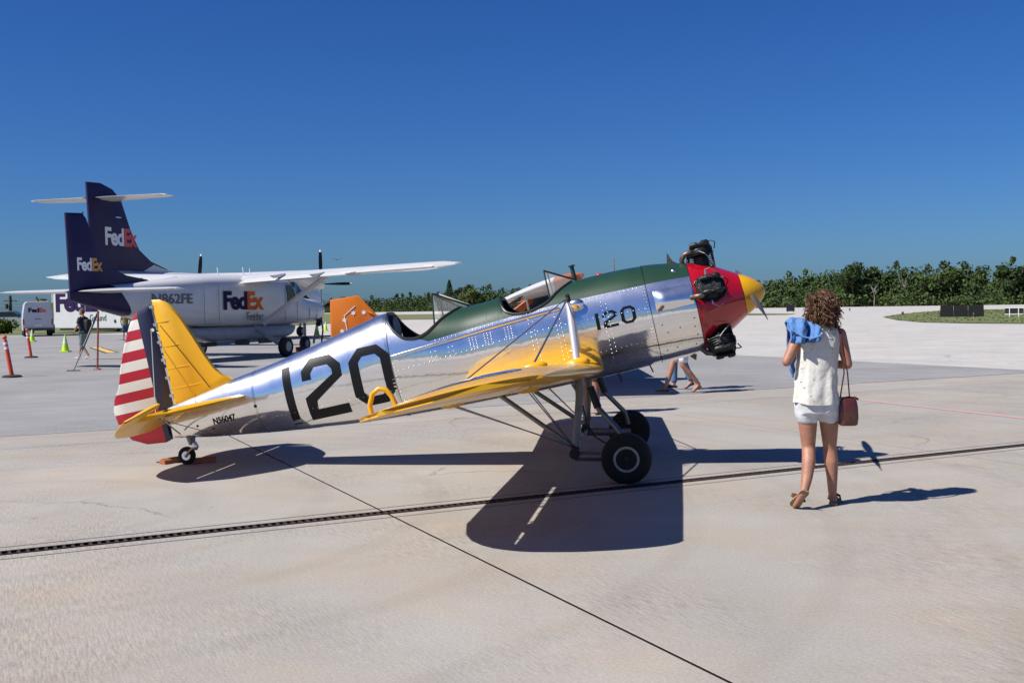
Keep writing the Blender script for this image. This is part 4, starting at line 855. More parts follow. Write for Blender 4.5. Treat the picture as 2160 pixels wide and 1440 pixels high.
# local: x forward, origin under the wing; tail low
kst = [(-4.3, .98, .74, .05), (-3.4, 1.0, .62, .14), (-2.2, 1.08, .58, .28), (-1.2, 1.25, .62, .40), (-0.6, 1.62, .68, .46), (-0.1, 1.98, .72, .48), (0.5, 2.02, .76, .48), (0.75, 1.75, .78, .47), (1.0, 1.62, .82, .44), (1.7, 1.52, .95, .36), (1.95, 1.40, 1.08, .22)]
kf = superloft('fuselage', kst, ORG, K, 26, 2.8)
for side in (1, -1):
    MB().add([(-0.55, -side * 0.465, 1.42), (0.65, -side * 0.475, 1.42), (0.55, -side * 0.465, 1.88), (-0.15, -side * 0.465, 1.86)], [(0, 1, 2, 3)]).build('cabin_window', DKGLASS, kf, False)
    kw = flat_wing('wing', side, 0.3, 4.28, 0.66, 1.55, 0.58, 1.50, 2.06, 2.12, KW, K, 0.13, 0.28, f0=0.34, tip=0.10); flat_wing('leading_edge', side, 0.3, 4.28, 0.66, 1.55, 0.58, 1.50, 2.06, 2.12, ORG, kw, 0.13, 0.28, f0=0.0, f1=0.339, tip=0.10)
    MB().tube([(0.35, -side * 0.46, 0.85), (0.25, -side * 2.6, 1.98)], (0.02, 0.045), 8).build('wing_strut', KW, K); MB().tube([(-0.25, -side * 0.46, 0.85), (-0.45, -side * 2.6, 1.84)], (0.02, 0.045), 8).build('wing_strut', KW, K)
    MB().tube([(0.30, -side * 1.9, 1.62), (0.1, -side * 1.95, 2.0)], 0.015, 6).build('jury_strut', KW, K)
    for yy_ in (1.2, 2.5, 3.7): MB().plate([(-0.35, 1.80), (-0.85, 1.58), (-0.55, 1.70), (-0.35, 1.88)], 0.03, off=-side * yy_).build('flap_bracket', KW, kw)
    MB().tube([(0.45, -side * 0.35, 0.8), (0.65, -side * 0.9, 0.25)], (0.03, 0.05), 8).build('gear_leg', ORG, K); simple_wheel((0.65, -side * 0.98, 0.26), 0.26, 0.16, K)
    flat_wing('tailplane', side, 0.0, 1.25, -3.3, 0.95, -3.5, 0.7, 0.98, 0.98, ORG, K, 0.07, 0.1)
kfin = MB().plate([(-4.55, 1.80), (-3.96, 1.885), (-3.60, 1.50), (-3.30, 1.15), (-3.0, .98), (-3.8, .90), (-4.55, .92)], 0.07, inset=0.08).build('fin', ORG, K)
MB().tube([(-4.02, -0.042, 1.66), (-4.25, -0.042, 1.46), (-4.16, -0.042, 0.95)], (0.006, 0.012), 6).build('rudder_seam', KW, kfin)
def star(c, r, parent):
    pts = []
    for k in range(12): t = math.pi / 2 + k * math.pi / 6; q = r if k % 2 == 0 else r * 0.42; pts.append((c[0] + q * math.cos(t), c[1], c[2] + q * math.sin(t)))
    MB().add([c] + pts, [(0, 1 + k, 1 + (k + 1) % 12) for k in range(12)]).build('star', LWHT, parent, False)
for (x, z) in ((-4.06, 1.515), (-3.84, 1.525), (-4.25, 1.37), (-4.30, 1.14)): star((x, -0.046, z), 0.062, kfin)
MB().tube([(-3.76, -0.05, 1.54), (-3.66, -0.07, 1.50)], 0.02, 6).build('tail_light', ORG, kfin)
MB().lathe([(1.95, 0.15), (2.1, 0.11), (2.2, 0.01)], 16, Matrix.Translation((0, 0, 1.25))).build('spinner', KW, K)
kp = MB().lathe([(1.98, 0.05), (2.05, 0.05)], 10, Matrix.Translation((0, 0, 1.25))).build('propeller', BLKENG, K); blade(0.1, kp, m=BLACK, L=0.85, x0=2.03, zc=1.25, ch=0.10); blade(0.1 + math.pi, kp, m=BLACK, L=0.85, x0=2.03, zc=1.25, ch=0.10)
simple_wheel((-4.2, 0, 0.09), 0.09, 0.06, K); MB().tube([(-4.0, 0, 0.72), (-4.2, 0, 0.12)], 0.02, 6).build('tail_spring', STEEL, K)
# ------------------------------------------------------------------ vehicles on the left
VW = mat('van_white', (0.54, 0.55, 0.57), 0.3, var=0.06, vscale=1, coat=0.4); TL_R = mat('tail_lamp_red', (0.45, 0.02, 0.01), 0.2); LIME = mat('lime_paint', (0.42, 0.52, 0.05), 0.4, coat=0.3); CHR = mat('dark_plastic', (0.03, 0.03, 0.033), 0.55)
V = thing('delivery_van', 'white high-roof delivery van seen from the back', 'van', (-34.9, 78.5, 0), (0, 0, R(26)))
sec_ = [(-1.0, 0.42), (1.0, 0.42), (1.02, 1.1), (0.97, 1.7), (0.86, 2.35), (0.72, 2.52), (-0.72, 2.52), (-0.86, 2.35), (-0.97, 1.7), (-1.02, 1.1)]
vb = MB().rings([[(x * k, y, 0.42 + (z - 0.42) * kz) for x, z in sec_] for y, k, kz in ((-1.5, .985, .99), (-1.46, 1, 1), (2.6, 1, 1), (3.4, .98, .80), (3.6, .97, .5), (4.3, .92, .42))]).build('body', VW, V)
for s in (-1, 1):
    MB().rings([[(s * 0.03, -1.515, 0.62), (s * 0.90, -1.515, 0.62), (s * 0.90, -1.515, 1.1), (s * 0.86, -1.515, 1.7), (s * 0.78, -1.515, 2.30), (s * 0.03, -1.515, 2.36)], [(s * 0.03, -1.49, 0.62), (s * 0.90, -1.49, 0.62), (s * 0.90, -1.49, 1.1), (s * 0.86, -1.49, 1.7), (s * 0.78, -1.49, 2.30), (s * 0.03, -1.49, 2.36)]]).build('rear_door', VW, V, False)
    MB().box((s * 0.955, -1.50, 1.05), (0.10, 0.05, 0.42)).build('tail_lamp', TL_R, V, False); MB().box((s * 0.12, -1.53, 1.25), (0.16, 0.02, 0.05)).build('door_handle', CHR, V, False)
    for y in (-0.6, 2.9): simple_wheel((0, 0, 0), 0.36, 0.24, V).matrix_local = Matrix.Translation((s * 0.86, y, 0.36)) @ Matrix.Rotation(math.pi / 2, 4, 'Z')
    MB().box((s * 1.15, 2.7, 1.5), (0.16, 0.1, 0.3)).build('mirror', CHR, V, False)
MB().box((0, -1.56, 0.50), (1.96, 0.16, 0.16)).build('bumper', CHR, V, False); MB().box((0, -1.525, 0.80), (0.5, 0.02, 0.13)).build('number_plate', LWHT, V, False)
MB().tube([(0.1, -0.8, 2.5), (-0.05, -0.8, 2.85)], 0.06, 8).build('roof_vent', CHR, V)
lettering('livery_lettering', 'Fed', 0.34, (-0.62, -1.522, 1.72), (1, 0, 0), (0, 0, 1), LPUR, V, 0.04, 0.72, .9); lettering('livery_lettering', 'Ex', 0.34, (0.12, -1.522, 1.72), (1, 0, 0), (0, 0, 1), LRED, V, 0.04, 0.48, .9)
T = thing('freight_trailer', 'long white freight trailer with large purple lettering behind the purple tail', 'trailer', (-38.5, 93.3, 0), (0, 0, R(-32)))
tb = MB().box((2.6, 1.2, 2.0), (10.4, 2.4, 3.25)).build('box_body', VW, T, False)
for x in (-2.56, 7.76): MB().box((x, -0.01, 2.0), (0.12, 0.06, 3.3)).build('corner_post', mat('rivet_strip', (0.5, 0.5, 0.5), 0.5, var=0.6, vscale=5), tb, False)
MB().box((2.6, 0.0, 3.63), (10.5, 0.06, 0.10)).build('roof_rail', PGREY, tb, False); MB().box((2.6, 0.02, 0.36), (10.5, 0.08, 0.10)).build('floor_rail', PGREY, tb, False)
lettering('livery_lettering', 'Fed', 1.75, (-2.1, -0.03, 1.75), (1, 0, 0), (0, 0, 1), LPUR, T, 0.045, 4.0, .9); lettering('livery_lettering', 'Ex', 1.75, (2.0, -0.03, 1.75), (1, 0, 0), (0, 0, 1), LPUR, T, 0.045, 2.8, .9)
lettering('livery_lettering', 'Ground', 0.55, (2.55, -0.03, 0.95), (1, 0, 0), (0, 0, 1), LGRY, T, 0.0, 2.2)
MB().lathe([(0, 0.16), (0.03, 0.14)], 16, Matrix.Translation((5.9, -0.01, 0.9)) @ Matrix.Rotation(-math.pi / 2, 4, 'Z')).build('round_vent', CHR, T)
for x in (5.6, 6.6, 0.2): simple_wheel((x, 0.45, 0.24), 0.24, 0.3, T)
MB().box((2.6, 1.2, 0.25), (9.6, 1.6, 0.2)).build('chassis', CHR, T, False)
LT = thing('airport_tug', 'lime green airport service truck half hidden behind the white van', 'truck', (-38.9, 88.5, 0), (0, 0, R(24)))
MB().box((0, 0, 1.75), (1.7, 2.4, 1.5)).build('cab', LIME, LT, False); MB().box((0, 0, 0.72), (1.6, 2.4, 0.6)).build('chassis', CHR, LT, False)
for s in (-1, 1):
    MB().box((s * 0.4, -1.22, 1.5), (0.5, 0.04, 0.6)).build('rear_window', DKGLASS, LT, False)
    for y in (-0.8, 0.9): simple_wheel((0, 0, 0), 0.38, 0.25, LT).matrix_local = Matrix.Translation((s * 0.78, y, 0.38)) @ Matrix.Rotation(math.pi / 2, 4, 'Z')
MB().tube([(0.0, 0, 2.48), (0.0, 0, 2.72)], [0.1, 0.26], 12).build('beacon_mast', LIME, LT); MB().ell((0.0, 0, 2.78), (0.42, 0.42, 0.10)).build('beacon', CHR, LT)
def car(loc, rz, m, label, sc=1.0):
    c = thing('parked_car', label, 'car', loc, (0, 0, rz), scale=sc)
    prof = [(-2.2, .45), (-2.25, .85), (-1.9, .98), (-1.35, 1.42), (0.3, 1.46), (1.0, 1.02), (2.0, .88), (2.2, .6), (2.15, .4)]
    body = [(-2.2, .4), (-2.28, .85), (-1.8, 1.0), (1.0, 1.0), (2.0, .88), (2.22, .6), (2.15, .38)]
    MB().rings([[(x, s * 0.86 * k, z) for x, z in body] for s, k in ((-1, 1.0), (-1, .5), (1, .5), (1, 1.0))]).build('body', m, c)
    MB().rings([[(x, s * w_, z) for x, z in [(-1.8, 1.0), (-1.3, 1.42), (0.25, 1.45), (1.0, 1.0)]] for s, w_ in ((-1, .72), (1, .72))]).build('cabin', DKGLASS, c)
    MB().box((-0.5, 0, 1.46), (1.55, 1.3, 0.05)).build('roof', m, c, False)
    for x in (-1.4, 1.35):
        for s in (-1, 1): simple_wheel((x, s * 0.78, 0.32), 0.32, 0.2, c)
    for s in (-1, 1): MB().box((-2.27, s * 0.62, 0.78), (0.05, 0.3, 0.14)).build('tail_lamp', TL_R, c, False); MB().box((2.15, s * 0.6, 0.72), (0.05, 0.3, 0.12)).build('headlight', LWHT, c, False)
    return c
car((-50.6, 108, 0.1), R(8), mat('car_silver', (0.5, 0.52, 0.54), 0.3, 0.3, coat=0.5), 'silver parked car behind the green hedge at the left edge', 1.25)
# utility pole with wires
PO = thing('utility_pole', 'dark wooden utility pole with wires behind the white van', 'pole', (-61.0, 130, 0))
WOODP = mat('pole_wood', (0.05, 0.045, 0.04), 0.9, var=0.3)
MB().tube([(0, 0, 0), (0, 0, 3.9)], [0.2, 0.16], 10).build('post', WOODP, PO); MB().box((0, 0, 3.3), (1.6, 0.14, 0.12)).build('crossarm', WOODP, PO, False); MB().tube([(-0.35, -.2, 2.3), (-0.35, -.2, 2.9)], 0.18, 10).build('transformer', CHR, PO)
for z in (3.35, 2.6, 2.0): MB().tube([(-60, 8, z), (0, 0, z), (40, -6, z)], 0.025, 5).build('wire', CHR, PO)
# ------------------------------------------------------------------ cones, posts, signs
CONE = mat('lime_cone', (0.45, 0.72, 0.02), 0.5); REFL = mat('reflective_band', (0.62, 0.66, 0.68), 0.35); BASEK = mat('rubber_base', (0.015, 0.015, 0.015), 0.8)
cn0 = None
for (x, y, lab) in ((-18.75, 44.75, 'lime traffic cone in the open, left of the walking man'), (-28.27, 62.85, 'lime traffic cone standing behind the farther orange post'), (-12.05, 66.0, 'lime traffic cone closest to the nose of the freight airplane'), (-13.8, 79.1, 'small far lime traffic cone just left of the starred orange fin')):
    if cn0 is None:
        c = thing('traffic_cone', lab, 'traffic cone', (x, y, 0), group='lime cones on the apron'); cn0 = c
        MB().box((0, 0, 0.02), (0.38, 0.38, 0.04)).build('base', CONE, c, False); MB().lathe([(0.04, 0.15), (0.40, 0.085), (0.70, 0.03), (0.71, 0.0)], 20, Matrix.Rotation(-math.pi / 2, 4, 'Y')).build('cone_body', CONE, c)
        MB().lathe([(0.36, 0.096), (0.48, 0.074)], 20, Matrix.Rotation(-math.pi / 2, 4, 'Y'), False).build('reflective_band', REFL, c); MB().lathe([(0.54, 0.063), (0.60, 0.052)], 20, Matrix.Rotation(-math.pi / 2, 4, 'Y'), False).build('reflective_band', REFL, c)
    else:
        c = copy_tree(cn0); c.location = (x, y, 0); c['label'] = lab
POST = mat('post_orange', (0.62, 0.075, 0.03), 0.5)
def post(loc, rx, ry, lab):
    c = thing('delineator_post', lab, 'post', loc, group='orange posts at the left edge')
    rot = Matrix.Rotation(ry, 4, 'Y') @ Matrix.Rotation(rx, 4, 'X'); up = Matrix.Rotation(-math.pi / 2, 4, 'Y')
    MB().lathe([(0, 0.24), (0.03, 0.235), (0.05, 0.19), (0.06, 0.06)], 20, up).build('base', BASEK, c)
    MB().lathe([(0.04, 0.055), (0.96, 0.05), (0.97, 0.035), (1.0, 0.03)], 18, rot @ up).build('tube', POST, c)
    MB().ell(rot @ Vector((0, 0, 1.035)), (0.06, 0.06, 0.05)).build('knob', POST, c)
    for z in (0.72, 0.84): MB().lathe([(z, 0.0545), (z + 0.075, 0.0535)], 18, rot @ up, False).build('reflective_band', REFL, c)
post((-12.84, 27.33, 0), 0.0, R(-9), 'orange delineator post nearest the left edge, leaning left'); post((-17.8, 39.44, 0), 0.0, R(-7), 'orange delineator post farther back, in front of the white van')
BB = thing('blast_board', 'wide black panel board standing on the grass island', 'board', (40.3, 95.6, 0), (0, 0, R(-28)))
BLKB = mat('black_board', (0.012, 0.013, 0.016), 0.6, var=0.3)
for k in range(3): MB().rings([[(-1.85 + k * 1.2 + .01, 0.25, 0), (-1.85 + (k + 1) * 1.2 - .01 + (0.12 if k == 2 else 0), 0.25, 0), (-1.75 + (k + 1) * 1.2 - .01 - (.1 if k < 2 else 0), 0.0, 1.05), (-1.75 + k * 1.2 + .01 - (.1 if k else 0), 0.0, 1.05)], [(-1.85 + k * 1.2 + .01, 0.31, 0), (-1.85 + (k + 1) * 1.2 - .01, 0.31, 0), (-1.75 + (k + 1) * 1.2 - .11, 0.06, 1.05), (-1.75 + k * 1.2 + .01, 0.06, 1.05)]]).build('panel', BLKB, BB, False)
for k in (-1.7, 0, 1.7): MB().tube([(k, 0.28, 0), (k, 0.9, 0), (k, 0.1, 0.9)], 0.04, 6).build('brace', BLKB, BB)
FB = thing('sign_frame', 'small black sign back with white metal frame near the right edge', 'sign', (43.0, 91.3, 0), (0, 0, R(-25)))
MB().box((0, 0.05, 0.50), (1.4, 0.1, 0.56)).build('sign_board', BLKB, FB, False)
for x in (-0.35, 0.35): MB().box((x, -0.02, 0.40), (0.06, 0.05, 0.80)).build('upright', LWHT, FB, False)
for z in (0.24, 0.76): MB().box((0, -0.03, z), (1.46, 0.04, 0.05)).build('rail', LWHT, FB, False)
for (x, y, w, h, lab) in ((43.4, 166, 1.25, 1.0, 'dark square sign box beside the far taxiway'), (76.5, 303, 1.9, 1.25, 'left of two tiny dark sign boxes in front of the far trees'), (79.2, 303, 2.0, 1.4, 'right of two tiny dark sign boxes in front of the far trees')):
    c = thing('taxiway_sign', lab, 'sign', (x, y, 0)); MB().box((0, 0, h / 2 + 0.12), (w, 0.2, h)).build('sign_box', BLKB, c, False)
    for s in (-1, 1): MB().box((s * w * .35, 0, 0.06), (0.08, 0.08, 0.14)).build('leg', CHR, c, False)
lm0 = None
for (x, y, lab) in ((37.1, 101.2, 'small taxiway lamp at the left end of the grass island'), (37.1, 85.6, 'small taxiway lamp in front of the black board'), (50.2, 158.4, 'small taxiway lamp standing alone on the far pale concrete'), (45.5, 108.5, 'small taxiway lamp just left of the black board')):
    if lm0 is None:
        lm0 = c = thing('taxiway_lamp', lab, 'lamp', (x, y, 0), group='taxiway edge lamps'); MB().tube([(0, 0, 0), (0, 0, 0.22)], 0.05, 8).build('stem', mat('lamp_orange', (0.5, 0.2, 0.03), 0.6), c); MB().lathe([(0.22, 0.10), (0.40, 0.11), (0.50, 0.06)], 10, Matrix.Rotation(-math.pi / 2, 4, 'Y')).build('lens', CHR, c)
    else: c = copy_tree(lm0); c.location = (x, y, 0); c['label'] = lab
c = thing('red_beacon', 'small red lamp on a post showing above the green deck', 'beacon', (9.9, 120, 0)); MB().tube([(0, 0, 0), (0, 0, 4.75)], 0.07, 8).build('post', CHR, c); MB().ell((0, 0, 4.9), (0.42, 0.42, 0.3)).build('lamp', mat('beacon_red', (0.4, 0.02, 0.03), 0.3), c)
c = thing('antenna_mast', 'thin brown antenna mast rising behind the green deck', 'mast', (11.6, 120, 0)); MB().tube([(0, 0, 0), (0, 0, 6.8)], [0.12, 0.05], 8).build('pole', mat('mast_brown', (0.2, 0.1, 0.07), 0.7), c); MB().box((0, 0, 5.15), (0.9, 0.2, 0.22)).build('crossarm', CHR, c, False)
c = thing('bird', 'tiny dark bird gliding in the sky right of the propeller blade', 'bird', (-13.0, 80, 5.3), (0, 0, 0.4), scale=0.55); MB().ell((0, 0, 0), (0.09, 0.28, 0.08)).build('body', CHR, c)
for s in (-1, 1): MB().plate([(0, -0.12), (s * 0.35, -0.10), (s * 0.75, 0.10), (s * 0.3, 0.14), (0, 0.12)], 0.03, 'xy').xf(Matrix.Rotation(-s * 0.25, 4, 'Y')).build('bird_wing', CHR, c)
# ------------------------------------------------------------------ woodland beyond the runway
def leafmat(name, a, b, sc=0.25):
    m = mat(name, a, 0.75, var=0.5, vscale=sc, col2=b, spec=0.2); return m
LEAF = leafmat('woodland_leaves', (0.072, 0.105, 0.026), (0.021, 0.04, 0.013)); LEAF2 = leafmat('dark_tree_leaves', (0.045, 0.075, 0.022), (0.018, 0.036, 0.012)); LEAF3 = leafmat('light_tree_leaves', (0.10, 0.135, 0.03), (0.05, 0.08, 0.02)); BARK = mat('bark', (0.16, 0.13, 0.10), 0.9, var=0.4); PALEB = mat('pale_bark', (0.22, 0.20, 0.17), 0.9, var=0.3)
def leaf_mesh(name, centres, radii, per, size):
    """many small leaf faces spread through ellipsoidal clumps"""
    C_ = np.repeat(np.array(centres), per, axis=0); R_ = np.repeat(np.array(radii), per, axis=0); n = len(C_)
    d = RNG.normal(size=(n, 3)); d /= np.linalg.norm(d, axis=1)[:, None]; rr = RNG.uniform(0.55, 1.08, n)[:, None]
    p = C_ + d * R_ * rr; a = RNG.normal(size=(n, 3)); a /= np.linalg.norm(a, axis=1)[:, None]; b = np.cross(a, d + 0.7 * RNG.normal(size=(n, 3))); b /= np.linalg.norm(b, axis=1)[:, None] + 1e-9
    s = (size * RNG.uniform(0.5, 1.3, n))[:, None]; a *= s; b *= s * 0.7
    V_ = np.stack([p - a, p - 0.2 * a + b, p + a, p + 0.1 * a - b], axis=1).reshape(-1, 3); V_[:, 2] = np.maximum(V_[:, 2], 0.0)
    me = bpy.data.meshes.new(name); me.vertices.add(n * 4); me.vertices.foreach_set('co', V_.ravel().astype(np.float32)); me.loops.add(n * 4); me.loops.foreach_set('vertex_index', np.arange(n * 4, dtype=np.int32))
    me.polygons.add(n); me.polygons.foreach_set('loop_start', np.arange(0, n * 4, 4, dtype=np.int32)); me.polygons.foreach_set('loop_total', np.full(n, 4, dtype=np.int32)); me.update(calc_edges=True); me.validate(); return me
TL = [(175, 225, 10.2), (146.7, 250, 10.7), (127.2, 265, 11.1), (119.1, 268, 10.8), (110.0, 272, 10.7), (101.3, 278, 10.4), (91.2, 285, 10.7), (80.5, 292, 10.1), (72.0, 300, 8.8), (61.6, 330, 7.3), (48.0, 360, 7.2), (30.2, 400, 7.9), (7.8, 440, 8.5), (-8.0, 450, 9.1), (-24.5, 460, 9.8), (-37.6, 470, 8.3), (-49.1, 480, 7.7), (-65.3, 490, 6.8), (-86.7, 500, 5.8), (-118.8, 515, 5.4)]
cs, rs_, core = [], [], MB()
for i in range(len(TL) - 1):
    a, b = TL[i], TL[i + 1]; L_ = math.hypot(b[0] - a[0], b[1] - a[1]); nr = max(3, int(L_ / 2.4)); nrm = Vector((-(b[1] - a[1]), b[0] - a[0])) / L_
    if nrm.y < 0: nrm = -nrm
    for k in range(nr):
        for row in range(6):
            t = (k + random.random()) / nr; h = a[2] + (b[2] - a[2]) * t; back = row * 2.4 + random.uniform(-1, 1)
            x = a[0] + (b[0] - a[0]) * t + nrm.x * back; y = a[1] + (b[1] - a[1]) * t + nrm.y * back
            hh = h * (0.16, 0.34, 0.55, 0.75, 0.90, 0.98)[row] * random.uniform(0.91, 1.05); r = random.uniform(1.2, 2.6) * (0.8 + 0.05 * h)
            cs.append((x, y, hh - r * 0.7)); rs_.append((r * 1.1, r * 1.1, r * 0.85))
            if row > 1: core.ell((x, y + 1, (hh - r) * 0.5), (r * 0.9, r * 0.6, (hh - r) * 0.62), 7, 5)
            if row == 5 and random.random() < 0.35: cs.append((x, y, hh + random.uniform(0.1, 0.9))); q = random.uniform(0.5, 1.0); rs_.append((q, q, q * 1.2))
me = leaf_mesh('woodland', cs, rs_, 55, 0.42); core.v = [(p[0], p[1], max(0, p[2])) for p in core.v]
o = link('woodland', me, LEAF, None, False); o['kind'] = 'stuff'; tag(o, 'dense low green woodland along the far side of the runway', 'woodland')
o2 = core.build('woodland_core', LEAF2, o, False); o2['kind'] = 'stuff'  # darker opaque core added inside the leaf clumps to block see-through gaps
def broad_tree(name, loc, h, w, label, m, trunkm=BARK, n=40, per=110, bare=0.0):
    t = thing(name, label, 'tree', loc); mb = MB(); top = h * 0.62
    mb.tube([(0, 0, 0), (0.1, 0, h * 0.3), (-0.1, 0.1, top)], [0.035 * h * .6, 0.025 * h * .6, 0.012 * h], 8)
    tips = []
    for k in range(9):
        an = k * 2.4; z0 = h * random.uniform(0.3, 0.6); p = (w * 0.42 * math.cos(an) * random.uniform(.6, 1), w * 0.42 * math.sin(an) * random.uniform(.6, 1), h * random.uniform(0.42, 0.92)); mb.tube([(0, 0, z0), ((p[0]) * .5, p[1] * .5, (z0 + p[2]) / 2 + .2), p], [0.012 * h, 0.008 * h, 0.003 * h], 6); tips.append(p)
    mb.build('trunk', trunkm, t)
    if n:
        c_ = [tuple(np.array(random.choice(tips)) + RNG.normal(size=3) * (0.10 * w, 0.10 * w, 0.06 * h)) for _ in range(n)]; r_ = [(q, q, q * .8) for q in RNG.uniform(0.12, 0.24, n) * w]
        link('crown', leaf_mesh('crown', c_, r_, per, 0.4), m, t, False)
    return t
broad_tree('broadleaf_tree', (92.1, 288, 0), 10.9, 7.5, 'tall dark rounded tree standing above the woodland right of the woman', LEAF2)
broad_tree('broadleaf_tree', (99.1, 289, 0), 10.3, 8, 'slightly lower dark tree just right of the tallest rounded tree', LEAF2)
broad_tree('broadleaf_tree', (127.2, 270, 0), 10.4, 7, 'dark tree top above the woodland near the right edge', LEAF2)
broad_tree('broadleaf_tree', (111.5, 277, 0), 10.0, 8, 'broad tree top above the woodland behind the black board', LEAF)
broad_tree('bare_tree', (103.5, 282, 0), 10.2, 5.0, 'bare pale grey tree poking out of the woodland', LEAF, PALEB, 3, 30)
broad_tree('bare_tree', (95.5, 281, 0), 7.5, 4.0, 'leafless pale trunk showing inside the woodland below the tall tree', LEAF, PALEB, 0)
broad_tree('bare_tree', (130.5, 259.5, 0), 6.5, 2.5, 'thin pale bare trunk in the woodland at the right edge', LEAF, PALEB, 0)
broad_tree('broadleaf_tree', (-16.8, 456, 0), 10.6, 8.0, 'yellow green tree in the left woodland beyond the rear windscreen', LEAF3)
broad_tree('palm_like_tree', (-20.9, 461, 0), 11.5, 9.0, 'spiky topped tree in the woodland left of the white wing', LEAF2, BARK, 10, 90)
pine = thing('conifer_tree', 'tall narrow dark conifer rising above the left woodland', 'tree', (-27.2, 470, 0))
MB().tube([(0, 0, 0), (0, 0, 13.8)], [0.3, 0.05], 8).build('trunk', BARK, pine)
cc, rr2 = [], []
for k in range(16):
    z = 6.5 + k * 0.46; wd_ = 2.3 * (1 - k / 17) + 0.15
    for q in range(6): an = q * 1.047 + k; cc.append((wd_ * 0.6 * math.cos(an), wd_ * 0.6 * math.sin(an), z)); rr2.append((wd_ * 0.42, wd_ * 0.42, 0.13))
link('crown', leaf_mesh('crown', cc, rr2, 16, 0.3), LEAF2, pine, False)
# hedge by the van
for (x, y, w, h, lab) in ((-44.0, 89.5, 4.2, 1.3, 'clipped green hedge beside the white van at the left edge'), (-49.5, 90.5, 4.5, 1.2, 'green hedge continuing out of the left edge of the picture')):
    t = thing('hedge', lab, 'hedge', (x, y, 0)); c_ = [(random.uniform(-w / 2, w / 2), random.uniform(-.6, .6), random.uniform(.35, h - .3)) for _ in range(26)]; r_ = [(.6, .5, .4)] * 26
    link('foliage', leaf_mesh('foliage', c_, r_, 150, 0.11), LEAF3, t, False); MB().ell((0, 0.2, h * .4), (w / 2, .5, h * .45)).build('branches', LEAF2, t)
# ------------------------------------------------------------------ people
SKIN = mat('skin', (0.39, 0.19, 0.12), 0.55, vscale=7, bump=0.12, bscale=35, col2=(0.29, 0.125, 0.078)); SKIN2 = mat('skin_tanned', (0.36, 0.18, 0.11), 0.55, var=0.12, vscale=9)
def fused(name, mb, m, parent, voxel=0.012, smooth=4, disp=None):
    me = mb.mesh(name); bm = bmesh.new(); bm.from_mesh(me); bmesh.ops.recalc_face_normals(bm, faces=bm.faces[:]); bm.to_mesh(me); bm.free()
    o = bpy.data.objects.new(name, me); COL.objects.link(o)
    r = o.modifiers.new('r', 'REMESH'); r.mode = 'VOXEL'; r.voxel_size = voxel
    s = o.modifiers.new('s', 'SMOOTH'); s.factor = 0.5; s.iterations = smooth
    me2 = bpy.data.meshes.new_from_object(o.evaluated_get(bpy.context.evaluated_depsgraph_get())); bpy.data.objects.remove(o)
    me2.name = name
    if disp:
        for v in me2.vertices: v.co += disp(v.co, v.normal)
    me2.materials.clear(); return link(name, me2, m, parent, True, sharp=80)
def limb(mb, pts, n=12):
    """pts: (x, y, z, r) or (x, y, z, rx, ry); rounded ends"""
    P_ = [Vector(p[:3]) for p in pts]; Rr = [(p[3], p[4]) if len(p) > 4 else (p[3], p[3]) for p in pts]
    d0 = (P_[0] - P_[1]).normalized(); d1 = (P_[-1] - P_[-2]).normalized()
    pp = [P_[0] + d0 * Rr[0][0] * .85, P_[0] + d0 * Rr[0][0] * .5] + P_ + [P_[-1] + d1 * Rr[-1][0] * .5, P_[-1] + d1 * Rr[-1][0] * .85]
    q = [(Rr[0][0] * .45, Rr[0][1] * .45), (Rr[0][0] * .86, Rr[0][1] * .86)] + Rr + [(Rr[-1][0] * .86, Rr[-1][1] * .86), (Rr[-1][0] * .45, Rr[-1][1] * .45)]
    mb.tube(pp, q, n); return mb
def stack(mb, rings, n=20, ex=2.4):
    rs = []
    for (cx, cy, z, rx, ry) in rings: rs.append([(cx + rx * math.copysign(abs(math.cos(q)) ** (2 / ex), math.cos(q)), cy + ry * math.copysign(abs(math.sin(q)) ** (2 / ex), math.sin(q)), z) for q in lin(0, 6.2832, n)[:-1]])
    mb.rings(rs); return mb
def hand(mb, wrist, d, side):
    d = Vector(d).normalized(); w = Vector(wrist); a = d.cross(Vector((0, 1, 0.2))).normalized(); b = a.cross(d).normalized()
    limb(mb, [(*w, .026, .018), (*(w + d * .05), .034, .016), (*(w + d * .085), .034, .014)], 8)
    for k, (o_, l) in enumerate(((-.026, .062), (-.009, .075), (.009, .07), (.026, .055))):
        p0 = w + d * .085 + a * o_; p1 = p0 + d * l * .55 + b * .006; p2 = p0 + d * l * .9 + b * .026; limb(mb, [(*p0, .009), (*p1, .0085), (*p2, .0075)], 6)
    p0 = w + d * .03 + a * (-.03 * side); limb(mb, [(*p0, .011), (*(p0 + d * .03 - a * .018 * side + b * .01), .010), (*(p0 + d * .055 - a * .02 * side + b * .02), .008)], 6)
def head(mb, c, yaw=0.0, k=1.0):
    M = Matrix.Translation(c) @ Matrix.Rotation(yaw, 4, 'Z') @ Matrix.Scale(k, 4)
    mb.ell(c, (.076 * k, .098 * k, .115 * k), 18, 14, Matrix.Rotation(yaw, 3, 'Z')); q = MB().ell((0, 0.03, -0.075), (.055, .06, .05)); q.ell((0, .10, -.012), (.014, .022, .024)); q.ell((0, .088, -.06), (.028, .014, .014)); q.ell((0, .08, -.10), (.024, .022, .02))
    for s in (-1, 1): q.ell((s * .078, -.005, -.01), (.014, .022, .034)); q.ell((s * .034, .084, .028), (.022, .014, .010))
    q.xf(M); mb.add(q.v, q.f); return M
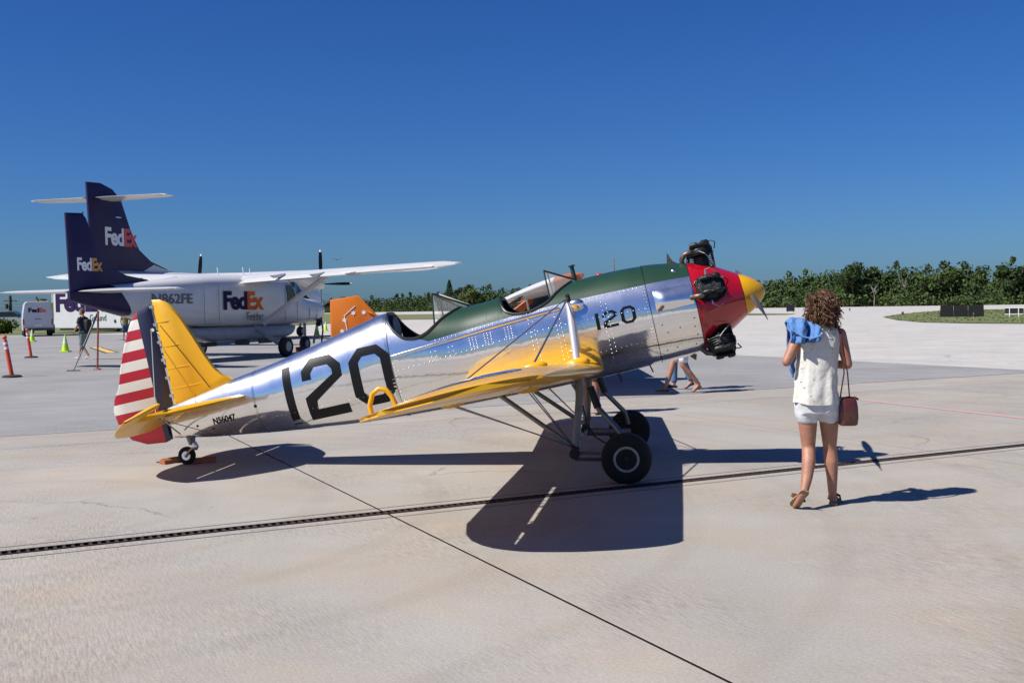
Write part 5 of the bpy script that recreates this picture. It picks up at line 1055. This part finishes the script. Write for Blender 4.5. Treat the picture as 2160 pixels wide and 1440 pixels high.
def person(label, loc, rz, sc, J, shirt, pants, shoe, hairm, skin, pants_len, sleeve=0.5, voxel=0.016, hair=True, backpack=None):
    t = thing('person', label, 'person', loc, (0, 0, rz), scale=sc); b = MB()
    hp = J['hip']; sh = J['sh']; hd_ = Vector(J['head'])
    stack(b, [(hp[0], hp[1], hp[2] - .07, .13, .10), (hp[0], hp[1], hp[2], .165, .115), (hp[0], hp[1], hp[2] + .16, .14, .105), ((hp[0] + sh[0]) / 2, (hp[1] + sh[1]) / 2, sh[2] - .22, .155, .11), (sh[0], sh[1], sh[2] - .10, .172, .11), (sh[0], sh[1], sh[2] - .02, .155, .085), (sh[0], sh[1], sh[2] + .045, .07, .06)])
    limb(b, [(sh[0], sh[1], sh[2], .055), (hd_.x, hd_.y - .012, hd_.z - .08, .05)]); M = head(b, hd_, J.get('yaw', 0)); legs = MB(); arms = []
    for s in (-1, 1):
        k = J['knee%d' % s]; a = J['ank%d' % s]; hx_ = (hp[0] + s * .09, hp[1], hp[2] - .04); mk = tuple((k[i] * .62 + a[i] * .38) for i in range(3))
        limb(b, [(*hx_, .086), (*k, .056), (*mk, .055), (*a, .035)]); td = J['toe%d' % s]
        limb(b, [(a[0], a[1], a[2] - .02, .036), (td[0], td[1], td[2] + .02, .036, .024)])
        e = J['elb%d' % s]; w = J['wri%d' % s]; sp = (sh[0] + s * .175, sh[1], sh[2] - .045)
        limb(b, [(*sp, .052), (*e, .04), (*w, .027)]); hand(b, w, Vector(w) - Vector(e), s); arms.append((sp, e, w))
    fused('body', b, skin, t, voxel, 3)
    if shirt:
        c = MB(); g = .016
        stack(c, [(hp[0], hp[1], hp[2] - .06, .18, .135), (hp[0], hp[1], hp[2] + .16, .165, .128), ((hp[0] + sh[0]) / 2, (hp[1] + sh[1]) / 2, sh[2] - .22, .172, .127), (sh[0], sh[1], sh[2] - .10, .186, .125), (sh[0], sh[1], sh[2] - .015, .17, .10), (sh[0], sh[1], sh[2] + .03, .085, .075)])
        for (sp, e, w) in arms: q = tuple(sp[i] + (e[i] - sp[i]) * (0.25 + sleeve) for i in range(3)); limb(c, [(*sp, .068), (*q, .064)])
        fused('shirt', c, shirt, t, voxel, 2)
    c = MB(); stack(c, [(hp[0], hp[1], hp[2] - .09, .165, .13), (hp[0], hp[1], hp[2] + .0, .182, .133), (hp[0], hp[1], hp[2] + .08, .168, .125)])
    for s in (-1, 1):
        k = J['knee%d' % s]; a = J['ank%d' % s]; hx_ = (hp[0] + s * .088, hp[1], hp[2] - .05); f = pants_len
        if f <= 1: q = tuple(hx_[i] + (k[i] - hx_[i]) * f for i in range(3)); limb(c, [(*hx_, .098), (*q, .088)])
        else: q = tuple(k[i] + (a[i] - k[i]) * (f - 1) for i in range(3)); limb(c, [(*hx_, .098), (*k, .074), (*q, .062)])
    fused('trousers' if pants_len > 1 else 'shorts', c, pants, t, voxel, 2)
    for s in (-1, 1):
        a = J['ank%d' % s]; td = J['toe%d' % s]; c = MB(); limb(c, [(a[0] - (td[0] - a[0]) * .25, a[1] - (td[1] - a[1]) * .25, a[2] - .055, .034, .026), ((a[0] + td[0]) / 2, (a[1] + td[1]) / 2, (a[2] + td[2]) / 2 - .01, .044, .032), (td[0], td[1], td[2] + .008, .042, .022)]); fused('shoe', c, shoe, t, voxel * .8, 2)
    if hair:
        c = MB(); c.ell(M @ Vector((0, -.018, .02)), (.084, .10, .108), 14, 10, Matrix.Rotation(J.get('yaw', 0), 3, 'Z')); q = fused('hair', c, hairm, t, voxel * .7, 1)
    if backpack:
        c = MB(); c.rings([[(sh[0] + x * kx, sh[1] - .13 - dy, sh[2] - .28 + z * kx) for x, z in [(.15 * math.copysign(abs(math.cos(q)) ** .6, math.cos(q)), .23 * math.copysign(abs(math.sin(q)) ** .6, math.sin(q))) for q in lin(0, 6.2832, 20)[:-1]]] for dy, kx in ((-.02, .95), (.06, 1), (.12, .9), (.15, .6))]); bp = c.build('backpack', backpack, t)
        for s in (-1, 1): MB().tube([(sh[0] + s * .10, sh[1] - .13, sh[2] - .05), (sh[0] + s * .11, sh[1], sh[2] + .035), (sh[0] + s * .12, sh[1] + .115, sh[2] - .10), (sh[0] + s * .13, sh[1] + .06, sh[2] - .36)], (.022, .008), 6).build('strap', backpack, t)
    return t
def walk(st=0.22, arm=0.18):
    return {'hip': (0, 0, .93), 'sh': (0, .02, 1.42), 'head': (0, .05, 1.61), 'knee1': (.09, .16, .52), 'ank1': (.09, st + .04, .10), 'toe1': (.10, st + .20, .04), 'knee-1': (-.09, .03, .50), 'ank-1': (-.09, -st, .16), 'toe-1': (-.10, -st + .11, .03), 'elb1': (.26, -.09, 1.16), 'wri1': (.25, -.02, .92), 'elb-1': (-.26, .04, 1.15), 'wri-1': (-.25, arm, .95)}
def stand(): return {'hip': (0, 0, .93), 'sh': (0, .0, 1.42), 'head': (0, .02, 1.61), 'knee1': (.10, .03, .50), 'ank1': (.12, -.02, .09), 'toe1': (.14, .13, .02), 'knee-1': (-.10, .03, .50), 'ank-1': (-.12, -.02, .09), 'toe-1': (-.14, .13, .02), 'elb1': (.25, -.04, 1.15), 'wri1': (.22, .10, .95), 'elb-1': (-.25, -.04, 1.15), 'wri-1': (-.22, .10, .95)}
TNAVY = mat('navy_shirt', (0.012, 0.016, 0.035), 0.9, var=0.2, vscale=10); SGREY = mat('grey_green_shorts', (0.15, 0.20, 0.20), 0.9, var=0.2, vscale=10); SHW = mat('white_shoe', (0.6, 0.6, 0.58), 0.7); HGR = mat('grey_hair', (0.08, 0.065, 0.055), 0.9); DEN = mat('jeans_denim', (0.10, 0.19, 0.36), 0.9, var=0.3, vscale=14); WSH = mat('white_shorts', (0.60, 0.61, 0.64), 0.9, var=0.08, vscale=12); TAN = mat('tan_leather', (0.17, 0.075, 0.035), 0.6, var=0.3, vscale=20); DKS = mat('dark_shoe', (0.03, 0.025, 0.022), 0.6); OLV = mat('olive_shirt', (0.18, 0.15, 0.05), 0.9); BPK = mat('backpack_black', (0.012, 0.012, 0.014), 0.8)
person('man in navy T-shirt, grey shorts and backpack walking left past the tail stand', (-14.85, 37.0, 0), R(75), 1.03, walk(), TNAVY, SGREY, SHW, HGR, SKIN2, 0.92, 0.35, backpack=BPK)
person('person in blue shorts and olive shirt half hidden behind the striped rudder', (-22.3, 61.6, 0), R(20), 1.0, stand(), OLV, mat('blue_shorts', (0.03, 0.07, 0.16), 0.9), DKS, HGR, SKIN2, 0.95, 0.35)
person('person in white shorts and brown sandals walking behind the engine cowl', (3.05, 19.05, 0), R(100), 1.0, walk(0.26), mat('plain_blouse', (0.4, 0.3, 0.3), 0.9), WSH, TAN, HGR, SKIN, 0.72, 0.35)
person('person in blue jeans walking behind the white shorts, hidden by the cowl', (3.2, 19.9, 0), R(100), 1.0, walk(0.12), mat('plain_shirt', (0.3, 0.3, 0.3), 0.9), DEN, DKS, HGR, SKIN, 1.85, 0.35)
person('bare legged person standing behind the landing gear struts', (1.13, 15.65, 0), R(160), 0.97, stand(), mat('rust_shirt', (0.3, 0.1, 0.05), 0.9), mat('brown_shorts', (0.12, 0.07, 0.04), 0.9), DKS, HGR, SKIN, 0.85, 0.35)
# ------------------------------------------------------------------ the woman in front
W = thing('person', 'curly haired woman in sleeveless white blouse and pale shorts walking away, seen from behind', 'person', (2.40, 8.30, 0))
b = MB()
stack(b, [(-.03, 0, .78, .14, .11), (-.03, 0, .86, .165, .118), (-.03, 0, 1.02, .135, .098), (-.02, 0, 1.18, .145, .10), (-.012, 0, 1.29, .158, .10), (-.01, 0, 1.36, .145, .08), (-.008, 0, 1.41, .065, .055)])
limb(b, [(-.005, 0, 1.38, .05), (.015, .005, 1.47, .047)]); head(b, Vector((.02, .02, 1.555)), 0.05, 0.97)
limb(b, [(-.112, 0, .82, .086), (-.10, .01, .66, .074), (-.092, .02, .46, .052), (-.105, -.035, .36, .054), (-.135, -.085, .24, .044), (-.168, -.135, .15, .033)], 16)
limb(b, [(.055, 0, .82, .086), (.07, .02, .66, .075), (.085, .055, .45, .052), (.092, .045, .34, .055), (.10, .05, .22, .043), (.105, .06, .09, .033)], 16)
limb(b, [(-.172, -.14, .14, .033), (-.19, -.165, .135, .034), (-.215, -.11, .055, .036, .026), (-.225, -.08, .03, .034, .02)]); limb(b, [(.105, .06, .08, .034), (.10, .035, .045, .035), (.14, .14, .04, .038, .026), (.175, .22, .028, .036, .018)])
for (k, sx_) in ((0, -1),): pass
for (pts, s) in (([(-.17, 0, 1.345, .05), (-.225, -.035, 1.235, .045), (-.278, -.06, 1.135, .038)], -1), ([(.152, 0, 1.345, .05), (.178, -.02, 1.22, .044), (.203, -.03, 1.105, .037)], 1)): limb(b, pts)
limb(b, [(-.278, -.06, 1.135, .037), (-.23, .06, 1.18, .034), (-.175, .15, 1.25, .025)]); hand(b, (-.175, .15, 1.25), (.4, .3, .6), -1)
limb(b, [(.203, -.03, 1.105, .037), (.165, .10, 1.10, .034), (.11, .20, 1.12, .025)]); hand(b, (.11, .20, 1.12), (-.5, .5, .1), 1)
fused('body', b, SKIN, W, 0.009, 5)
BL = bpy.data.materials.new('dotted_linen'); BL.use_nodes = True; n_ = BL.node_tree; bb_ = n_.nodes['Principled BSDF']; bb_.inputs['Roughness'].default_value = 0.9; bb_.inputs['Specular IOR Level'].default_value = 0.1
tc_ = n_.nodes.new('ShaderNodeTexCoord'); mp_ = n_.nodes.new('ShaderNodeMapping'); mp_.inputs['Scale'].default_value = (1, 0.4, 1.15); n_.links.new(tc_.outputs['Object'], mp_.inputs[0]); vo_ = n_.nodes.new('ShaderNodeTexVoronoi'); vo_.inputs['Scale'].default_value = 17; vo_.inputs['Randomness'].default_value = 0.55; n_.links.new(mp_.outputs[0], vo_.inputs['Vector'])
rp_ = n_.nodes.new('ShaderNodeValToRGB'); rp_.color_ramp.elements[0].position = 0.10; rp_.color_ramp.elements[1].position = 0.135; rp_.color_ramp.elements[0].color = (0.25, 0.24, 0.16, 1); rp_.color_ramp.elements[1].color = (0.60, 0.585, 0.53, 1); n_.links.new(vo_.outputs['Distance'], rp_.inputs[0]); n_.links.new(rp_.outputs[0], bb_.inputs['Base Color'])
nz_ = n_.nodes.new('ShaderNodeTexNoise'); nz_.inputs['Scale'].default_value = 9; nz_.inputs['Detail'].default_value = 4; nz_.inputs['Distortion'].default_value = 1.2; n_.links.new(tc_.outputs['Object'], nz_.inputs['Vector']); bp_ = n_.nodes.new('ShaderNodeBump'); bp_.inputs['Strength'].default_value = 0.45; bp_.inputs['Distance'].default_value = 0.02; n_.links.new(nz_.outputs['Fac'], bp_.inputs['Height']); n_.links.new(bp_.outputs[0], bb_.inputs['Normal'])
prof = [(-.043, -.012, .166, .140, .812), (-.043, -.012, .164, .138, .86), (-.040, -.010, .160, .130, .95), (-.032, -.008, .155, .120, 1.06), (-.022, -.005, .156, .115, 1.18), (-.014, 0, .160, .110, 1.28), (-.010, 0, .156, .098, 1.345), (-.008, 0, .140, .085, 1.385), (-.004, 0, .075, .066, 1.415)]
zz = [p[4] for p in prof]; fcx, fcy, frx, fry = (pchip(zz, [p[k] for p in prof]) for k in range(4)); rs = []
for z in lin(.812, 1.415, 46):
    ring = []; fold = max(0, 1 - (z - .81) / .55)
    for q in lin(0, 6.2832, 96)[:-1]:
        k = 1 + fold * (.045 * math.sin(6 * q + 1.3 * math.sin(z * 9)) + .024 * math.sin(13 * q + 4 * z)) + .018 * math.sin(40 * z + 5 * q) * math.sin(3 * q + 2) * (1 if .9 < z < 1.25 else .3)
        k += .05 * mnoise.noise(Vector((3 * math.cos(q), 3 * math.sin(q), z * 9))) * (.4 + fold) + .022 * mnoise.noise(Vector((7 * math.cos(q), 7 * math.sin(q), z * 30)))
        ring.append((fcx(z) + frx(z) * k * math.copysign(abs(math.cos(q)) ** .85, math.cos(q)), fcy(z) + fry(z) * k * math.copysign(abs(math.sin(q)) ** .85, math.sin(q)), z + (0.010 * math.cos(2 * q) if z < .83 else 0)))
    rs.append(ring)
MB().rings(rs, False).build('blouse', BL, W, sharp=80)
c = MB(); stack(c, [(-.03, 0, .73, .158, .13), (-.03, 0, .82, .172, .135), (-.03, 0, .90, .16, .122)])
limb(c, [(-.112, 0, .80, .098), (-.103, .005, .715, .094)], 16); limb(c, [(.055, 0, .80, .098), (.066, .015, .715, .094)], 16)
fused('shorts', c, mat('pale_shorts', (0.56, 0.57, 0.59), 0.85, var=0.06, vscale=9, bump=0.5, bscale=12), W, 0.009, 2, lambda p, n: n * (.004 * math.sin(60 * p.x + 30 * p.z) * math.sin(25 * p.z)))
SAN = mat('sandal_leather', (0.17, 0.075, 0.045), 0.6, var=0.3, vscale=30); SOLE = mat('sandal_sole', (0.30, 0.20, 0.12), 0.8, var=0.3, vscale=25)
def sandal(heel, toe, nrm, side):
    h, t_, nn = Vector(heel), Vector(toe), Vector(nrm).normalized(); d = (t_ - h); L_ = d.length; d.normalize(); a = d.cross(nn).normalized(); out = []
    for (u, w) in ((0, .022), (.04, .03), (.15, .033), (.4, .030), (.65, .04), (.85, .042), (.96, .03), (1, .016)): out.append((u, w))
    top = [h + d * L_ * u + a * w for u, w in out] + [h + d * L_ * u - a * w for u, w in reversed(out)]
    s_ = MB().rings([top, [p - nn * .018 for p in top]]).build('sandal', SOLE, W, False)
    MB().tube([h + d * L_ * .62 + a * .042, h + d * L_ * .64 + a * .036 + nn * .032, h + d * L_ * .66 + nn * .046, h + d * L_ * .64 - a * .036 + nn * .032, h + d * L_ * .62 - a * .042], (.022, .004), 8).build('strap', SAN, s_)
sandal((-.175, -.205, .165), (-.235, -.055, .019), (.28, .70, .48), -1); sandal((.088, .0, .020), (.195, .255, .020), (0, 0, 1), 1)
# curly hair
HAIR = mat('curly_brown_hair', (0.155, 0.075, 0.034), 0.5, var=0.5, vscale=26, col2=(0.05, 0.022, 0.010), spec=0.4)
hb = MB().ell((.02, 0.0, 1.555), (.090, .100, .122), 20, 14).ell((.015, -.03, 1.47), (.085, .075, .075), 16, 10)
hr_ = fused('hair', hb, HAIR, W, 0.012, 2); cb = MB()
for k in range(1500):
    u = random.uniform(-0.75, 1); th = random.uniform(0, 6.283); q = math.sqrt(1 - u * u); d = Vector((q * math.cos(th), q * math.sin(th), u))
    if d.y > 0.75 and d.z < 0.35: continue
    wide = 1.0 + 0.10 * max(0, -u)
    nq = mnoise.noise(d * 2.6 + Vector((3, 1, 7))); nq2 = mnoise.noise(d * 6.0)
    p = Vector((.02 + d.x * (.084 + .013 * nq + .008 * nq2) * wide, .0 + d.y * .104, 1.55 + d.z * .126 * random.uniform(.93, 1.04))); L_ = random.uniform(.025, .078) * (1 + .7 * nq) * (1.25 if u < 0 else 1); r_ = random.uniform(.005, .015); ph = random.uniform(0, 6.28); dr = (d * 0.62 + Vector((random.uniform(-.4, .4), random.uniform(-.4, .4), -0.62))).normalized(); a = dr.cross(Vector((.3, .5, .8))).normalized(); b2 = a.cross(dr)
    cb.tube([p + dr * (L_ * i / 7) + (a * math.cos(ph + i * 1.15) + b2 * math.sin(ph + i * 1.15)) * r_ for i in range(8)], [.004, .0045, .0045, .0042, .004, .0035, .003, .0015], 4)
o = cb.build('curls', HAIR, hr_); o['kind'] = 'stuff'
# denim jacket over her left shoulder
DENIM = mat('denim_cloth', (0.085, 0.20, 0.44), 0.9, var=0.22, vscale=22, bump=0.35, bscale=90)
jk = thing('denim_jacket', 'light blue denim jacket slung over the left shoulder of the woman', 'jacket', (2.40, 8.30, 0))
rs = []
path = [(.16, 1.14), (.15, 1.25), (.13, 1.36), (.09, 1.425), (.03, 1.455), (-.04, 1.45), (-.095, 1.425), (-.13, 1.385), (-.15, 1.345), (-.162, 1.305)]
fy = pchip(lin(0, 1, 9), [p[0] for p in path]); fz = pchip(lin(0, 1, 9), [p[1] for p in path])
for side_ in (0, 1):
    pass
grid = []
for i in range(31):
    v = i / 30; row = []
    for j in range(41):
        u = j / 40; spread = 0.5 + 0.5 * v; x = -.155 + (u - .5) * (.14 + .105 * min(1, v * 1.35)); fold = .020 * math.sin(u * 13 + 1.0 + 2 * v) * min(1, v * 2.2) + .007 * math.sin(u * 31 + 5 * v)
        deep = -.05 * math.exp(-((u - .56) / .06) ** 2) * max(0, min(1, (v - .45) * 3)) * (1 if v < .97 else .6)
        edge = .028 * math.sin(math.pi * u) * max(0, v - .7) / .3
        row.append(Vector((x + .012 * math.sin(v * 9 + 3 * u), fy(v) - fold - deep * 1.0, fz(v) - edge + .022 * math.cos((u - .35) * 5) * math.sin(math.pi * min(1, v * 1.1)) + .010 * math.sin(u * 19 + 3) * max(0, v - .6) - .05 * max(0, .25 - u) * (1 - v) )))
    grid.append(row)
for i, row in enumerate(grid):
    for j, v_ in enumerate(row):
        a_ = min(1, i / 8); q_ = mnoise.noise(Vector((v_.x * 16, v_.z * 9, v_.y * 9))); q2_ = mnoise.noise(Vector((v_.x * 38 + 5, v_.z * 26, v_.y * 26))); v_ += Vector((.010 * q2_, -.026 * q_ - .011 * q2_, .020 * q_ + .006 * q2_)) * a_
mb = MB(); mb.rings(grid, False, False); jo = mb.build('jacket_body', DENIM, jk, sharp=80); sol = jo.modifiers.new('cloth_thickness', 'SOLIDIFY'); sol.thickness = 0.012; sol.offset = 0
c = MB(); limb(c, [(-.205, .06, 1.28, .03, .022), (-.20, .07, 1.16, .034, .022), (-.195, .09, 1.06, .028, .018), (-.192, .095, 1.02, .024, .014)]); fused('sleeve', c, DENIM, jk, .008, 2, lambda p, n: n * (.006 * math.sin(70 * p.z + 20 * p.x)))
c = MB(); c.tube([(-.255, -.135, 1.385), (-.19, -.175, 1.335), (-.12, -.18, 1.318), (-.06, -.17, 1.335), (-.03, -.15, 1.36)], (.010, .005), 6).build('cuff_seam', mat('denim_seam', (0.12, 0.24, 0.46), 0.9), jk)
# shoulder bag
LEA = mat('oxblood_leather', (0.085, 0.020, 0.016), 0.32, var=0.3, vscale=10, coat=0.4, bump=0.12, bscale=18)
bag = thing('shoulder_bag', 'dark brown leather shoulder bag hanging at the right hip of the woman', 'bag', (2.40 + .195, 8.30 - .06, 0))
rs = []
for (z, wx, wy) in ((.635, .058, .030), (.645, .070, .040), (.70, .076, .045), (.78, .072, .042), (.825, .064, .034), (.845, .055, .024), (.850, .045, .012)): rs.append([(wx * math.copysign(abs(math.cos(q)) ** .5, math.cos(q)), wy * math.copysign(abs(math.sin(q)) ** .6, math.sin(q)), z) for q in lin(0, 6.2832, 36)[:-1]])
bo = MB().rings(rs).build('bag_body', LEA, bag); MB().tube([(-.05, -.002, .848), (0, -.004, .855), (.06, -.002, .848), (.078, 0, .836)], (.006, .008), 8).build('zip_band', BLACK, bo)
MB().tube([(-.052, -.02, .70), (0, -.046, .70), (.052, -.02, .70)], (.002, .004), 6).build('stitched_seam', BLACK, bo)
for (x0, y0, x1) in ((-.045, -.03, -.062), (-.02, -.01, .012)):
    MB().tube([(x1, 0, .845), (x1 * .4 - .03, y0 * .5 - .065, 1.05), (x0 * .4 - .045, -.082, 1.20), (x0 * .4 - .055, -.068, 1.32), (x0 * .4 - .062, -.012, 1.398), (x0 * .4 - .062, .07, 1.40), (x0 * .4 - .055, .15, 1.34)], (.0095, .005), 8).build('strap', LEA, bag)
for x in (-.05, .05): MB().ell((x, -.002, .852), (.008, .008, .010)).build('buckle', mat('brass', (0.5, 0.35, 0.12), 0.3, 1.0), bag)
